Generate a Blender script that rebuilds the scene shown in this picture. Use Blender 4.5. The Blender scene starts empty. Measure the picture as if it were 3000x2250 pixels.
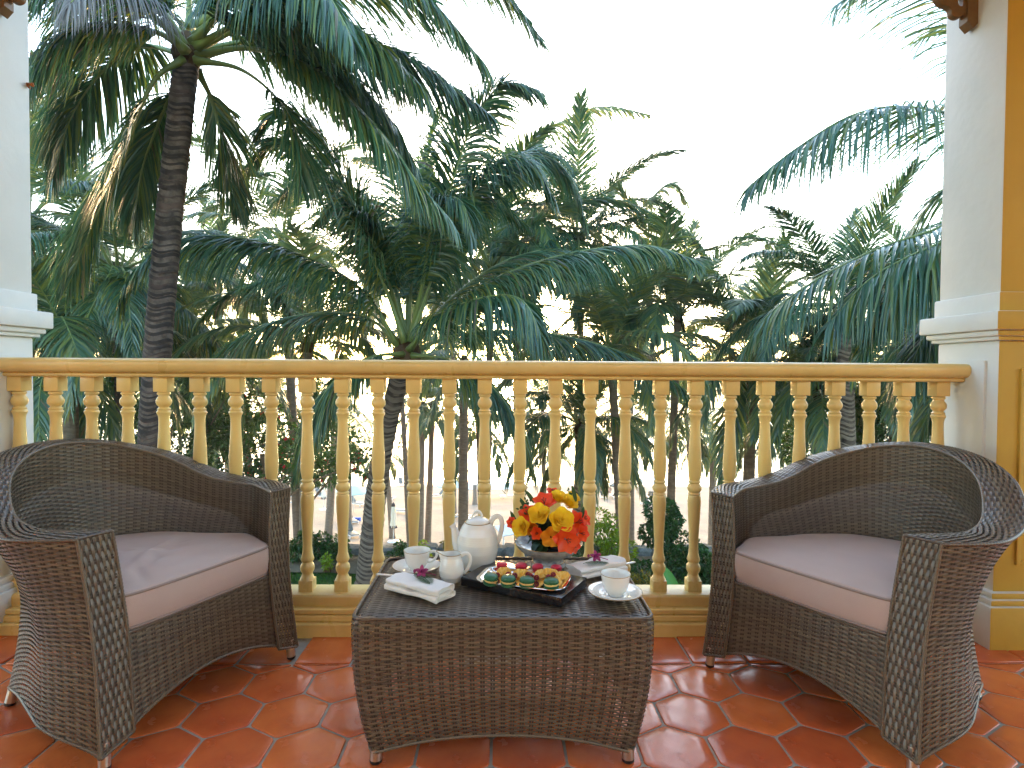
import bpy, bmesh, math, random
import numpy as np
from mathutils import Vector, Matrix

# ------------------------------------------------------------------ camera, light, exposure
SC = bpy.context.scene
COL = SC.collection
FOC = 1723.9                      # focal length in pixels of a 3000 px wide frame
CAM = np.array([0.0, 0.0, 1.1])   # eye height above the balcony floor
YAW, PITCH, ROLL = 0.016, 0.0234, 0.0065
_f = np.array([math.sin(YAW)*math.cos(PITCH), math.cos(YAW)*math.cos(PITCH), -math.sin(PITCH)])
_r0 = np.array([math.cos(YAW), -math.sin(YAW), 0.0]); _u0 = np.cross(_r0, _f)
_r = math.cos(ROLL)*_r0 + math.sin(ROLL)*_u0
_u = -math.sin(ROLL)*_r0 + math.cos(ROLL)*_u0
cam_data = bpy.data.cameras.new('camera'); cam = bpy.data.objects.new('camera', cam_data); COL.objects.link(cam)
cam_data.sensor_width = 36.0; cam_data.lens = 36.0*FOC/3000.0
cam_data.clip_start = 0.05; cam_data.clip_end = 20000.0
m = Matrix.Identity(4)
for i in range(3):
    m[i][0] = _r[i]; m[i][1] = _u[i]; m[i][2] = -_f[i]; m[i][3] = CAM[i]
cam.matrix_world = m
SC.camera = cam

SUN_EL, SUN_AZ = math.radians(7.0), math.radians(-2.0)    # azimuth measured from +Y towards +X
world = bpy.data.worlds.new('World'); SC.world = world; world.use_nodes = True
wn = world.node_tree; bg = wn.nodes['Background']
sky = wn.nodes.new('ShaderNodeTexSky'); sky.sky_type = 'NISHITA'; sky.sun_disc = False
sky.sun_elevation = SUN_EL; sky.sun_rotation = SUN_AZ
sky.air_density = 1.0; sky.dust_density = 1.3; sky.ozone_density = 1.6; sky.altitude = 0
wn.links.new(sky.outputs[0], bg.inputs[0]); bg.inputs[1].default_value = 0.15
sun_d = bpy.data.lights.new('sun', 'SUN'); sun_d.energy = 0.6; sun_d.angle = math.radians(10.0); sun_d.color = (1.0, 0.62, 0.32)
sun = bpy.data.objects.new('sun', sun_d); COL.objects.link(sun)
_sd = Vector((math.sin(SUN_AZ)*math.cos(SUN_EL), math.cos(SUN_AZ)*math.cos(SUN_EL), math.sin(SUN_EL)))
sun.rotation_euler = _sd.to_track_quat('Z', 'Y').to_euler(); sun.location = (0, 40, 30)
SC.view_settings.view_transform = 'Standard'
try: SC.view_settings.look = 'None'
except Exception: pass
SC.view_settings.gamma = 1.0; SC.view_settings.use_curve_mapping = False
SC.view_settings.exposure = 3.75
SC.render.engine = 'CYCLES'
SC.cycles.max_bounces = 8; SC.cycles.diffuse_bounces = 5; SC.cycles.glossy_bounces = 4
SC.cycles.transparent_max_bounces = 8; SC.cycles.sample_clamp_indirect = 6.0
SC.cycles.use_denoising = True

# ------------------------------------------------------------------ helpers
RND = random.Random(7)
NP = np.random.default_rng(11)

def at(px, py, Y):
    "world point seen at photo pixel (3000 x 2250) on the plane y = Y"
    d = _r*(px-1500.0)/FOC + _u*(1125.0-py)/FOC + _f
    return CAM + d*(Y/d[1])

def atz(px, py, Z):
    d = _r*(px-1500.0)/FOC + _u*(1125.0-py)/FOC + _f
    return CAM + d*((Z-CAM[2])/d[2])

class MB:
    "collects vertices and faces (with a material slot each)"
    def __init__(s): s.v = []; s.q = []; s.t = []; s.n = 0; s.ng = []
    def add(s, verts, quads=None, tris=None, mi=0, ngons=None):
        verts = np.asarray(verts, float).reshape(-1, 3)
        if quads is not None and len(quads): s.q.append((np.asarray(quads, int).reshape(-1, 4)+s.n, mi))
        if tris is not None and len(tris): s.t.append((np.asarray(tris, int).reshape(-1, 3)+s.n, mi))
        for g in (ngons or []): s.ng.append(([i+s.n for i in g], mi))
        s.v.append(verts); s.n += len(verts)
    def box(s, lo, hi, mi=0, bev=0.0):
        lo = np.array(lo, float); hi = np.array(hi, float)
        if bev <= 0:
            x0, y0, z0 = lo; x1, y1, z1 = hi
            s.add([(x0,y0,z0),(x1,y0,z0),(x1,y1,z0),(x0,y1,z0),(x0,y0,z1),(x1,y0,z1),(x1,y1,z1),(x0,y1,z1)],
                  [(0,3,2,1),(4,5,6,7),(0,1,5,4),(1,2,6,5),(2,3,7,6),(3,0,4,7)], mi=mi)
        else:
            bm = bmesh.new(); bmesh.ops.create_cube(bm, size=1.0)
            for v in bm.verts: v.co = Vector((lo+hi)/2) + Vector([v.co[i]*(hi[i]-lo[i]) for i in range(3)])
            bmesh.ops.bevel(bm, geom=list(bm.edges), offset=bev, segments=2, profile=0.6, affect='EDGES')
            s.bm(bm, mi)
    def bm(s, bm, mi=0):
        bm.verts.index_update()
        vs = [tuple(v.co) for v in bm.verts]
        q = [[v.index for v in f.verts] for f in bm.faces]
        s.add(vs, [f for f in q if len(f) == 4], [f for f in q if len(f) == 3], mi, [f for f in q if len(f) > 4]); bm.free()
    def grid(s, P, mi=0, closeu=False, closev=False, flip=False):
        "P[i,j] -> quads"
        P = np.asarray(P, float); a, b = P.shape[:2]
        ii = np.arange(a if closeu else a-1); jj = np.arange(b if closev else b-1)
        I, J = np.meshgrid(ii, jj, indexing='ij'); I2 = (I+1) % a; J2 = (J+1) % b
        q = np.stack([I*b+J, I2*b+J, I2*b+J2, I*b+J2], -1).reshape(-1, 4)
        if flip: q = q[:, ::-1]
        s.add(P.reshape(-1, 3), q, mi=mi)
    def lathe(s, prof, seg=24, mi=0, c=(0,0,0), sx=1.0, sy=1.0):
        prof = np.asarray(prof, float); a = np.linspace(0, 2*np.pi, seg, endpoint=False)
        P = np.stack([c[0]+prof[:,0][:,None]*np.cos(a)*sx, c[1]+prof[:,0][:,None]*np.sin(a)*sy, c[2]+np.repeat(prof[:,1][:,None], seg, 1)], -1)
        s.grid(P, mi, closev=True, flip=True)
    def tube(s, pts, rad, seg=8, mi=0, cap=True, sq=(1.0, 1.0), up=(0,0,1)):
        pts = np.asarray(pts, float); n = len(pts)
        rad = np.broadcast_to(np.asarray(rad, float), (n,))
        T = np.gradient(pts, axis=0); T /= np.linalg.norm(T, axis=1)[:,None]+1e-12
        A = np.empty_like(T); ref = np.array(up, float)
        if abs(T[0]@ref) > 0.95: ref = np.array([1.0,0,0])
        prev = np.cross(T[0], ref)
        for i in range(n):
            v = prev - T[i]*(prev@T[i]); v /= np.linalg.norm(v)+1e-12; A[i] = v; prev = v
        B = np.cross(T, A)
        a = np.linspace(0, 2*np.pi, seg, endpoint=False)
        P = pts[:,None,:] + rad[:,None,None]*(A[:,None,:]*np.cos(a)[None,:,None]*sq[0] + B[:,None,:]*np.sin(a)[None,:,None]*sq[1])
        s.grid(P, mi, closev=True, flip=True)
        if cap:
            k = s.n - n*seg
            s.ng.append((list(range(k+seg-1, k-1, -1)), mi)); s.ng.append((list(range(k+(n-1)*seg, k+n*seg)), mi))
    def prism(s, poly, axis, a0, a1, mi=0):
        "extrude a closed 2-D outline along an axis; poly coords fill the two other axes in order"
        poly = [tuple(p) for p in poly]; n = len(poly)
        def mk(p, a):
            l = [p[0], p[1]]; l.insert(axis, a); return l
        vs = [mk(p, a0) for p in poly]+[mk(p, a1) for p in poly]
        q = [(i, (i+1) % n, (i+1) % n+n, i+n) for i in range(n)]
        s.add(vs, q, mi=mi, ngons=[list(range(n-1, -1, -1)), list(range(n, 2*n))])
    def build(s, name, mats, parent=None, smooth=True, angle=None, origin=None):
        V = np.concatenate(s.v) if s.v else np.zeros((0,3))
        if origin is not None: V = V - np.asarray(origin, float)
        me = bpy.data.meshes.new(name)
        loops = []; starts = []; mi = []; pos = 0
        for q, k in s.q:
            loops.append(q.ravel()); starts.append(pos+np.arange(len(q))*4); mi.append(np.full(len(q), k)); pos += q.size
        for t, k in s.t:
            loops.append(t.ravel()); starts.append(pos+np.arange(len(t))*3); mi.append(np.full(len(t), k)); pos += t.size
        for g, k in s.ng:
            loops.append(np.array(g)); starts.append(np.array([pos])); mi.append(np.array([k])); pos += len(g)
        loops = np.concatenate(loops); starts = np.concatenate(starts); mi = np.concatenate(mi)
        me.vertices.add(len(V)); me.vertices.foreach_set('co', V.astype(np.float32).ravel())
        me.loops.add(len(loops)); me.loops.foreach_set('vertex_index', loops.astype(np.int32))
        me.polygons.add(len(starts)); me.polygons.foreach_set('loop_start', starts.astype(np.int32))
        me.polygons.foreach_set('material_index', mi.astype(np.int32))
        me.update(calc_edges=True); me.validate()
        me.shade_smooth() if smooth else me.shade_flat()
        if angle is not None: me.set_sharp_from_angle(angle=math.radians(angle))
        for mt in (mats if isinstance(mats, (list, tuple)) else [mats]): me.materials.append(mt)
        return link(name, me, parent)

def link(name, me, parent=None):
    o = bpy.data.objects.new(name, me); COL.objects.link(o)
    if parent is not None: o.parent = parent
    return o

def tag(o, label, cat, group=None):
    o['label'] = label; o['category'] = cat
    if group: o['group'] = group
    return o

def thing(name, label, cat, loc=(0,0,0), rz=0.0, group=None):
    o = bpy.data.objects.new(name, None); COL.objects.link(o); o.empty_display_size = 0.1
    o.location = tuple(float(c) for c in loc); o.rotation_euler = (0, 0, rz)
    return tag(o, label, cat, group)

def struct(o): o['kind'] = 'structure'; return o
def stuff(o): o['kind'] = 'stuff'; return o

def dup(root, loc, rz, label, group=None, scale=None):
    r = root.copy(); COL.objects.link(r); r.location = tuple(float(c) for c in loc); r.rotation_euler = (0, 0, rz); r['label'] = label
    if scale: r.scale = (scale,)*3
    if group: r['group'] = group
    for ch in list(root.children):
        c = ch.copy(); COL.objects.link(c); c.parent = r
        for g in list(ch.children):
            d = g.copy(); COL.objects.link(d); d.parent = c
    return r

def sstep(a, b, x):
    t = np.clip((np.asarray(x, float)-a)/(b-a), 0, 1); return t*t*(3-2*t)

def bez(p, n):
    p = np.asarray(p, float); t = np.linspace(0, 1, n)[:,None]
    if len(p) == 4: return (1-t)**3*p[0]+3*(1-t)**2*t*p[1]+3*(1-t)*t*t*p[2]+t**3*p[3]
    return (1-t)**2*p[0]+2*(1-t)*t*p[1]+t*t*p[2]

def resample(P, n):
    P = np.asarray(P, float); d = np.r_[0, np.cumsum(np.linalg.norm(np.diff(P, axis=0), axis=1))]
    t = np.linspace(0, d[-1], n); return np.stack([np.interp(t, d, P[:,k]) for k in range(P.shape[1])], 1)

# ------------------------------------------------------------------ materials
def mat(name, base, rough=0.5, spec=0.5, metal=0.0, var=None, vscale=6.0, vmix=0.5, bump=0.0, bscale=60.0, rand=0.0, island=0.0, coat=0.0, trans=0.0, sheen=0.0, stretch=None, rvar=0.0):
    """principled material: var = second colour blended by noise; rand / island = brightness spread per object / per loose piece"""
    mt = bpy.data.materials.new(name); mt.use_nodes = True; nt = mt.node_tree; N = nt.nodes; L = nt.links
    b = N['Principled BSDF']; b.inputs['Roughness'].default_value = rough; b.inputs['Metallic'].default_value = metal
    b.inputs['Specular IOR Level'].default_value = spec
    if coat: b.inputs['Coat Weight'].default_value = coat; b.inputs['Coat Roughness'].default_value = 0.08
    if sheen: b.inputs['Sheen Weight'].default_value = sheen
    tc = N.new('ShaderNodeTexCoord'); vec = tc.outputs['Object']
    if stretch:
        mp = N.new('ShaderNodeMapping'); mp.inputs['Scale'].default_value = stretch; L.new(vec, mp.inputs['Vector']); vec = mp.outputs[0]
    base4 = (*base, 1.0); out = None
    if var is not None:
        nz = N.new('ShaderNodeTexNoise'); nz.inputs['Scale'].default_value = vscale; nz.inputs['Detail'].default_value = 5.0; nz.inputs['Roughness'].default_value = 0.62
        L.new(vec, nz.inputs['Vector'])
        rp = N.new('ShaderNodeMapRange'); rp.inputs[1].default_value = 0.5-0.25*vmix-0.02; rp.inputs[2].default_value = 0.5+0.25; L.new(nz.outputs[0], rp.inputs[0])
        mx = N.new('ShaderNodeMix'); mx.data_type = 'RGBA'; mx.inputs['A'].default_value = base4; mx.inputs['B'].default_value = (*var, 1.0)
        L.new(rp.outputs[0], mx.inputs['Factor']); out = mx.outputs['Result']
    if rand or island:
        if rand: src = N.new('ShaderNodeObjectInfo').outputs['Random']
        else: src = N.new('ShaderNodeNewGeometry').outputs['Random Per Island']
        k = rand or island
        mr = N.new('ShaderNodeMapRange'); mr.inputs[3].default_value = 1.0-k; mr.inputs[4].default_value = 1.0+k; L.new(src, mr.inputs[0])
        hs = N.new('ShaderNodeHueSaturation'); L.new(mr.outputs[0], hs.inputs['Value'])
        mr2 = N.new('ShaderNodeMapRange'); mr2.inputs[3].default_value = 0.5-0.035*k; mr2.inputs[4].default_value = 0.5+0.035*k; L.new(src, mr2.inputs[0]); L.new(mr2.outputs[0], hs.inputs['Hue'])
        if out is not None: L.new(out, hs.inputs['Color'])
        else: hs.inputs['Color'].default_value = base4
        out = hs.outputs[0]
    if out is not None: L.new(out, b.inputs['Base Color'])
    else: b.inputs['Base Color'].default_value = base4
    if rvar:
        n3 = N.new('ShaderNodeTexNoise'); n3.inputs['Scale'].default_value = vscale*1.7; n3.inputs['Detail'].default_value = 4.0; L.new(vec, n3.inputs['Vector'])
        m3 = N.new('ShaderNodeMapRange'); m3.inputs[3].default_value = max(0.02, rough-rvar); m3.inputs[4].default_value = rough+rvar; L.new(n3.outputs[0], m3.inputs[0]); L.new(m3.outputs[0], b.inputs['Roughness'])
    if bump:
        n2 = N.new('ShaderNodeTexNoise'); n2.inputs['Scale'].default_value = bscale; n2.inputs['Detail'].default_value = 4.0; L.new(vec, n2.inputs['Vector'])
        bp = N.new('ShaderNodeBump'); bp.inputs['Strength'].default_value = 1.0; bp.inputs['Distance'].default_value = bump; L.new(n2.outputs[0], bp.inputs['Height']); L.new(bp.outputs[0], b.inputs['Normal'])
    if trans:
        tl = N.new('ShaderNodeBsdfTranslucent')
        if out is not None:
            h2 = N.new('ShaderNodeHueSaturation'); h2.inputs['Value'].default_value = 1.6; h2.inputs['Hue'].default_value = 0.47; h2.inputs['Saturation'].default_value = 1.2; L.new(out, h2.inputs['Color']); L.new(h2.outputs[0], tl.inputs[0])
        else: tl.inputs[0].default_value = (base[0]*1.8, base[1]*1.7, base[2]*0.9, 1.0)
        ms = N.new('ShaderNodeMixShader'); ms.inputs[0].default_value = trans
        L.new(b.outputs[0], ms.inputs[1]); L.new(tl.outputs[0], ms.inputs[2]); L.new(ms.outputs[0], N['Material Output'].inputs[0])
    return mt

M = {}
M['cream'] = mat('cream_paint', (0.79,0.575,0.215), 0.30, 0.5, var=(0.71,0.50,0.17), vscale=9.0, bump=0.0007, bscale=55.0, stretch=(1,1,0.35), rand=0.07, rvar=0.10)
M['white'] = mat('column_white_paint', (0.68,0.68,0.655), 0.55, 0.4, var=(0.61,0.61,0.585), vscale=3.0, bump=0.0012, bscale=28.0)
M['ochre'] = mat('ochre_wall_paint', (0.52,0.33,0.050), 0.6, 0.35, var=(0.46,0.285,0.042), vscale=2.5, bump=0.0012, bscale=30.0)
M['yellow_wall'] = mat('pale_yellow_wall_paint', (0.72,0.50,0.16), 0.6, 0.35, var=(0.66,0.45,0.13), vscale=2.5)
M['ceiling'] = mat('ceiling_paint', (0.80,0.72,0.52), 0.6)
M['tile'] = mat('terracotta_tile', (0.66,0.160,0.044), 0.23, 0.5, var=(0.52,0.098,0.028), vscale=7.0, rand=0.13, bump=0.0008, bscale=26.0, rvar=0.17)
M['grout'] = mat('grey_grout', (0.40,0.37,0.32), 0.85, 0.3, var=(0.26,0.24,0.20), vscale=22.0, bump=0.001, bscale=120.0)
M['rattan'] = mat('brown_rattan', (0.132,0.100,0.070), 0.32, 0.5, island=0.22)
M['rattan_dark'] = mat('dark_rattan_stake', (0.066,0.048,0.034), 0.45, 0.4)
M['steel'] = mat('brushed_steel', (0.62,0.58,0.52), 0.32, metal=1.0)
M['rubber'] = mat('black_rubber', (0.012,0.012,0.012), 0.5)
M['cushion'] = mat('mauve_grey_fabric', (0.49,0.375,0.335), 0.85, 0.25, var=(0.43,0.325,0.29), vscale=4.0, bump=0.0006, bscale=500.0, sheen=0.25, stretch=(1,1,1))
M['piping'] = mat('cushion_piping', (0.28,0.215,0.19), 0.8, 0.25)
M['porcelain'] = mat('white_porcelain', (0.80,0.79,0.74), 0.10, 0.55, coat=0.3)
M['gold'] = mat('gold_line', (0.32,0.20,0.07), 0.3, metal=0.6)
M['slate'] = mat('black_lacquer', (0.012,0.010,0.011), 0.16, 0.5, var=(0.02,0.016,0.016), vscale=20.0)
M['silver'] = mat('polished_silver', (0.86,0.83,0.78), 0.07, metal=1.0, rvar=0.03)
M['linen'] = mat('white_linen', (0.80,0.77,0.72), 0.85, 0.2, bump=0.0004, bscale=300.0, var=(0.74,0.71,0.66), vscale=12.0)

# ------------------------------------------------------------------ balcony: floor, columns, balustrade, room behind the camera
mb = MB(); mb.box((-6.0,-2.4,-0.22), (6.0,2.72,-0.0035))
floor = struct(mb.build('balcony_floor', M['grout'], smooth=False))

HS = 0.1235                                         # side of one hexagonal floor tile
HX, HY = -0.775, 2.046                              # centre of the first hexagon of the row by the border
YB, YW = 2.182, 2.395                               # border joint, foot of the balustrade
def tile_mesh(poly, name):
    "one terracotta tile: slightly pillowed top, rounded rim, corners eased; poly is CCW, local"
    P = np.array(poly); n = len(P); out = []
    for i in range(n):                              # ease the corners
        a, b, c = P[i-1], P[i], P[(i+1) % n]
        out += [b+(a-b)/np.linalg.norm(a-b)*0.006, b+(c-b)/np.linalg.norm(c-b)*0.006]
    P = np.array(out); n = len(P); c = P.mean(0)
    def ring(d, z):
        Q = P-c; return np.c_[c+Q*(1-d/np.linalg.norm(Q, axis=1))[:,None], np.full(n, z)]
    rings = [ring(0, -0.008), ring(0, -0.0020), ring(0.0010, -0.0006), ring(0.0030, 0.0), ring(0.035, 0.0002)]
    b = MB(); b.grid(np.array(rings), closev=True, flip=False)
    b.add(rings[-1], ngons=[list(range(n))])
    o = b.build(name, M['tile'], smooth=True, angle=50); me = o.data; bpy.data.objects.remove(o); return me
def clip_y(poly, y, keep_below):
    out = []; n = len(poly)
    for i in range(n):
        a, b = poly[i], poly[(i+1) % n]; ia = (a[1] <= y) == keep_below; ib = (b[1] <= y) == keep_below
        if ia: out.append(a)
        if ia != ib:
            t = (y-a[1])/(b[1]-a[1]); out.append((a[0]+t*(b[0]-a[0]), y))
    return out
G = 0.0042
hexp = [((HS-G/0.866)*math.cos(math.radians(60*k+30)), (HS-G/0.866)*math.sin(math.radians(60*k+30))) for k in range(6)]
tile_lib = [tile_mesh(hexp, 'tile') for _ in range(1)]
W = HS*math.sqrt(3)
cache = {}
for r in range(-1, 10):
    cy = HY - 1.5*HS*r
    for k in range(-7, 15):
        cx = HX + k*W + (W/2 if r % 2 else 0)
        if abs(cx) > 2.2 + 0.0: continue
        lim = YB-0.004-cy
        if lim < -HS*0.92: continue
        if lim < HS-G:
            key = round(lim, 4)
            if key not in cache:
                pl = clip_y(hexp, lim, True); cache[key] = tile_mesh(pl, 'tile') if len(pl) >= 3 else None
            me = cache[key]
        else: me = tile_lib[0]
        if me is None: continue
        o = link('tile', me, floor); o.location = (cx, cy, NP.uniform(-0.0006, 0.0006))
        o.rotation_euler = (NP.normal(0, 0.0022), NP.normal(0, 0.0022), NP.normal(0, 0.004))
bt = tile_mesh([(-W/2+0.004, YB+0.004), (W/2-0.004, YB+0.004), (W/2-0.004, YW+0.03), (-W/2+0.004, YW+0.03)], 'tile')
for k in range(-6, 14):
    o = link('tile', bt, floor); o.location = (HX+(k+0.5)*W, 0, NP.uniform(-0.0005, 0.0005)); o.rotation_euler = (NP.normal(0, 0.0015), NP.normal(0, 0.0015), 0)

XL, XR = -2.085, 1.98                               # the two column faces that bound the opening
CY0, CY1 = 2.32, 2.652
def colbox(b, lo, hi, bev=0.004):
    bm = bmesh.new(); bmesh.ops.create_cube(bm, size=1.0); lo = np.array(lo); hi = np.array(hi)
    for v in bm.verts: v.co = Vector((lo+hi)/2) + Vector([v.co[i]*(hi[i]-lo[i]) for i in range(3)])
    bmesh.ops.bevel(bm, geom=list(bm.edges), offset=bev, segments=2, profile=0.5, affect='EDGES')
    bm.normal_update()
    fr = [f for f in bm.faces if f.normal.y < -0.6]; ids = {f.index for f in fr}
    bm.verts.index_update(); bm.faces.index_update()
    vs = [tuple(v.co) for v in bm.verts]
    for sel in (0, 1):
        fs = [[v.index for v in f.verts] for f in bm.faces if (f.normal.y < -0.6) == bool(sel)]
        if sel == 0: base = b.n; b.add(vs, [f for f in fs if len(f) == 4], [f for f in fs if len(f) == 3], 0, [f for f in fs if len(f) > 4])
        else:
            for f in fs: b.ng.append(([i+base for i in f], 1))
    bm.free()
WM = [M['white'], M['ochre']]
def column(sx, x, label):
    t = thing('column', label, 'column', (x, 2.45, 0), 0, 'columns framing the balcony opening')
    org = (x, 2.45, 0); D = 0.46
    def bx(b, proud, z0, z1, bev=0.004, py=None):
        py = proud if py is None else py
        xs = sorted((x-sx*proud, x+sx*D)); colbox(b, (xs[0], CY0-py, z0), (xs[1], CY1+py, z1), bev)
    b = MB(); bx(b, 0.0, 1.42, 3.0, 0.012); bx(b, 0.012, 1.342, 1.425, 0.006); b.build('shaft', WM, t, True, 35, org)
    b = MB(); bx(b, 0.052, 1.272, 1.346, 0.007); bx(b, 0.034, 1.248, 1.2722, 0.009); bx(b, 0.018, 1.232, 1.2484, 0.005); b.build('cap_moulding', WM, t, True, 35, org)
    b = MB(); bx(b, 0.0, 0.20, 1.2325, 0.01); b.build('pedestal', WM, t, True, 35, org)
    b = MB(); bx(b, 0.022, 0.196, 0.222, 0.007); bx(b, 0.034, 0.172, 0.197, 0.007); bx(b, 0.046, -0.004, 0.173, 0.006); b.build('plinth', WM, t, True, 35, org)
    b = MB(); xs = sorted((x-sx*0.012, x+sx*0.02)); b.box((xs[0], CY0+0.055, 0.30), (xs[1], CY1-0.055, 1.152), bev=0.004); b.build('side_panel', M['white'], t, True, 35, org)
    b = MB()                                        # raised frame round the front panel
    xa, xb = sorted((x+sx*0.085, x+sx*0.40)); y0, y1 = CY0-0.011, CY0+0.02
    for (l, h) in (((xa,y0,0.33),(xa+0.018,y1,1.12)), ((xb-0.018,y0,0.33),(xb,y1,1.12)), ((xa+0.0181,y0,0.33),(xb-0.0181,y1,0.348)), ((xa+0.0181,y0,1.102),(xb-0.0181,y1,1.12))):
        b.box(l, h, bev=0.004)
    b.build('front_panel_frame', M['ochre'], t, True, 35, org)
    return t
colL = column(-1, XL, 'white painted column at the left end of the balcony opening, with a rusty hook')
colR = column(1, XR, 'white column with ochre yellow front at the right end of the balcony opening')
mb = MB()
hk = at(100, 247, 2.63); hx, hz = XL, hk[2]
mb.tube([(hx-0.02,2.635,hz+0.004),(hx+0.012,2.635,hz+0.002),(hx+0.026,2.63,hz-0.004),(hx+0.028,2.628,hz+0.006)], [0.007,0.007,0.008,0.004], 8)
mb.tube([(hx+0.0,2.635,hz-0.001),(hx+0.010,2.632,hz-0.014),(hx+0.016,2.632,hz-0.017)], [0.004,0.004,0.002], 6)
M['rust'] = mat('rusty_iron', (0.42,0.13,0.03), 0.8, var=(0.25,0.08,0.03), vscale=120.0)
mb.build('hook', M['rust'], colL, True, None, (XL, 2.45, 0))

# carved eaves brackets
def plate(name, outline, holes, thick, m, parent):
    "sawn board: outline and cut-outs in the x-z plane"
    cu = bpy.data.curves.new(name, 'CURVE'); cu.dimensions = '2D'; cu.fill_mode = 'BOTH'; cu.extrude = thick/2-0.003; cu.bevel_depth = 0.003; cu.bevel_resolution = 1
    for pts in [outline]+holes:
        sp = cu.splines.new('POLY'); sp.points.add(len(pts)-1); sp.use_cyclic_u = True
        for p, (x, z) in zip(sp.points, pts): p.co = (x, z, 0, 1)
    o = bpy.data.objects.new(name, cu); COL.objects.link(o); me = bpy.data.meshes.new_from_object(o.evaluated_get(bpy.context.evaluated_depsgraph_get())); bpy.data.objects.remove(o)
    me.transform(Matrix.Rotation(math.radians(90), 4, 'X')); me.materials.clear(); me.materials.append(m); me.shade_flat(); me.name = name; return link(name, me, parent)
def smooth_loop(P, n=90):
    P = np.array(P); k = len(P); out = []
    for i in range(k):
        a, b_, c, d = P[i-1], P[i], P[(i+1) % k], P[(i+2) % k]
        for t in np.linspace(0, 1, max(3, n//k), endpoint=False): out.append(0.5*((2*b_)+(-a+c)*t+(2*a-5*b_+4*c-d)*t*t+(-a+3*b_-3*c+d)*t**3))
    return [tuple(p) for p in out]
def bracket(sx, x, label):
    t = thing('carved_bracket', label, 'bracket', (x, 2.49, 2.545), 0, 'carved wooden brackets under the beam')
    b = MB(); P = [(0.0,0.39),(0.0,0.022),(0.020,0.0),(0.046,0.028),(0.046,0.39)]; P = [(-sx*(u-0.002), v) for u, v in P]
    b.prism(P if sx < 0 else P[::-1], 1, -0.024, 0.024); b.build('post', M['bracket'], t, False)
    f = lambda L: [(-sx*u, v) for u, v in smooth_loop(L)]
    out = [(0.045,0.385),(0.045,0.088),(0.052,0.066),(0.075,0.052),(0.098,0.060),(0.106,0.084),(0.118,0.096),(0.150,0.108),(0.172,0.140),(0.176,0.170),(0.205,0.182),(0.240,0.215),(0.252,0.250),(0.290,0.265),(0.330,0.310),(0.345,0.360),(0.345,0.385)]
    plate('fretwork', f(out), [f([(0.056,0.096),(0.074,0.098),(0.078,0.122),(0.058,0.142),(0.052,0.12)]), f([(0.092,0.135),(0.118,0.126),(0.142,0.146),(0.134,0.176),(0.104,0.182)]), f([(0.07,0.21),(0.13,0.215),(0.19,0.25),(0.17,0.32),(0.09,0.31)]), f([(0.215,0.285),(0.25,0.295),(0.30,0.34),(0.23,0.355)])], 0.028, M['bracket'], t)
M['bracket'] = mat('brown_varnished_wood', (0.20,0.115,0.05), 0.5, var=(0.13,0.07,0.03), vscale=12.0)
bracket(-1, XL, 'pale carved bracket tip on the left column under the beam')
bracket(1, XR, 'brown carved scroll bracket on the right column under the beam')

# balustrade
bal = thing('balustrade', 'yellow painted wooden balustrade with turned balusters between the columns', 'balustrade', (0, 2.52, 0))
bo = (0, 2.52, 0)
half = [(0.0,1.062),(-0.043,1.062),(-0.049,1.068),(-0.049,1.074),(-0.044,1.079),(-0.064,1.083),(-0.074,1.091),(-0.079,1.103),(-0.080,1.115),(-0.077,1.127),(-0.069,1.135),(-0.055,1.1395),(0.0,1.141)]
prof = half + [(-y, z) for y, z in half[::-1]]
def sweepx(b, prof, x0, x1, yc=0.0, nx=2):
    P = np.array(prof)[::-1]; xs = np.linspace(x0, x1, nx)
    F = np.stack([np.stack([np.full(nx, x0)*0+xs, np.full(nx, p[0]+yc), np.full(nx, p[1])], 1) for p in P], 0)
    b.grid(F, closeu=True)
b = MB(); sweepx(b, prof, XL+0.013, XR-0.0125, 2.52); b.build('handrail', M['cream'], bal, True, 40, bo)
b = MB(); sweepx(b, [(-0.058,0.104),(-0.060,0.112),(-0.060,0.142),(-0.055,0.150),(-0.05,0.1525),(0.06,0.1525),(0.06,0.104)][::-1][::-1], XL+0.001, XR-0.001, 2.52); b.build('bottom_rail', M['cream'], bal, True, 30, bo)
b = MB(); sweepx(b, [(-0.085,0.080),(-0.090,0.084),(-0.091,0.100),(-0.086,0.1035),(0.08,0.1035),(0.08,0.080)], XL+0.0015, XR-0.0015, 2.52)
sweepx(b, [(-0.098,0.055),(-0.101,0.059),(-0.100,0.076),(-0.094,0.0795),(0.09,0.0795),(0.09,0.055)], XL+0.001, XR-0.001, 2.52); b.build('base_moulding', M['cream'], bal, True, 30, bo)
b = MB(); sweepx(b, [(-0.122,-0.004),(-0.122,0.050),(-0.117,0.0545),(0.10,0.0545),(0.10,-0.004)], XL+0.0005, XR-0.0005, 2.52); b.build('skirting', M['cream'], bal, True, 30, bo)
Q = [(215,62),(218,70),(224,75),(231,72),(236,60),(242,60),(249,70),(257,80),(268,87),(280,87),(291,80),(299,68),(304,58),(310,57),(314,66),(319,75),(324,69),(327,68),(332,77),(339,82),(347,76),(358,66),(376,60),(402,59),(450,62),(510,68),(570,75),(620,79),(670,79),(705,75),(730,67),(742,60),(745,70),(751,75),(757,68),(762,62),(768,72),(777,82),(789,87),(801,83),(811,71),(816,63),(821,72),(827,76),(832,67),(838,73),(850,78),(880,80),(930,76),(990,70),(1050,63),(1110,57),(1160,55),(1195,60),(1218,72),(1234,80),(1244,73),(1249,63),(1257,63),(1264,73),(1275,83),(1289,86),(1303,81),(1314,70),(1321,62),(1330,64),(1344,76),(1356,88),(1364,93),(1372,93)]
bp = [(w*0.5*0.000699, 1.149-q*0.000699) for q, w in Q]
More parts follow.
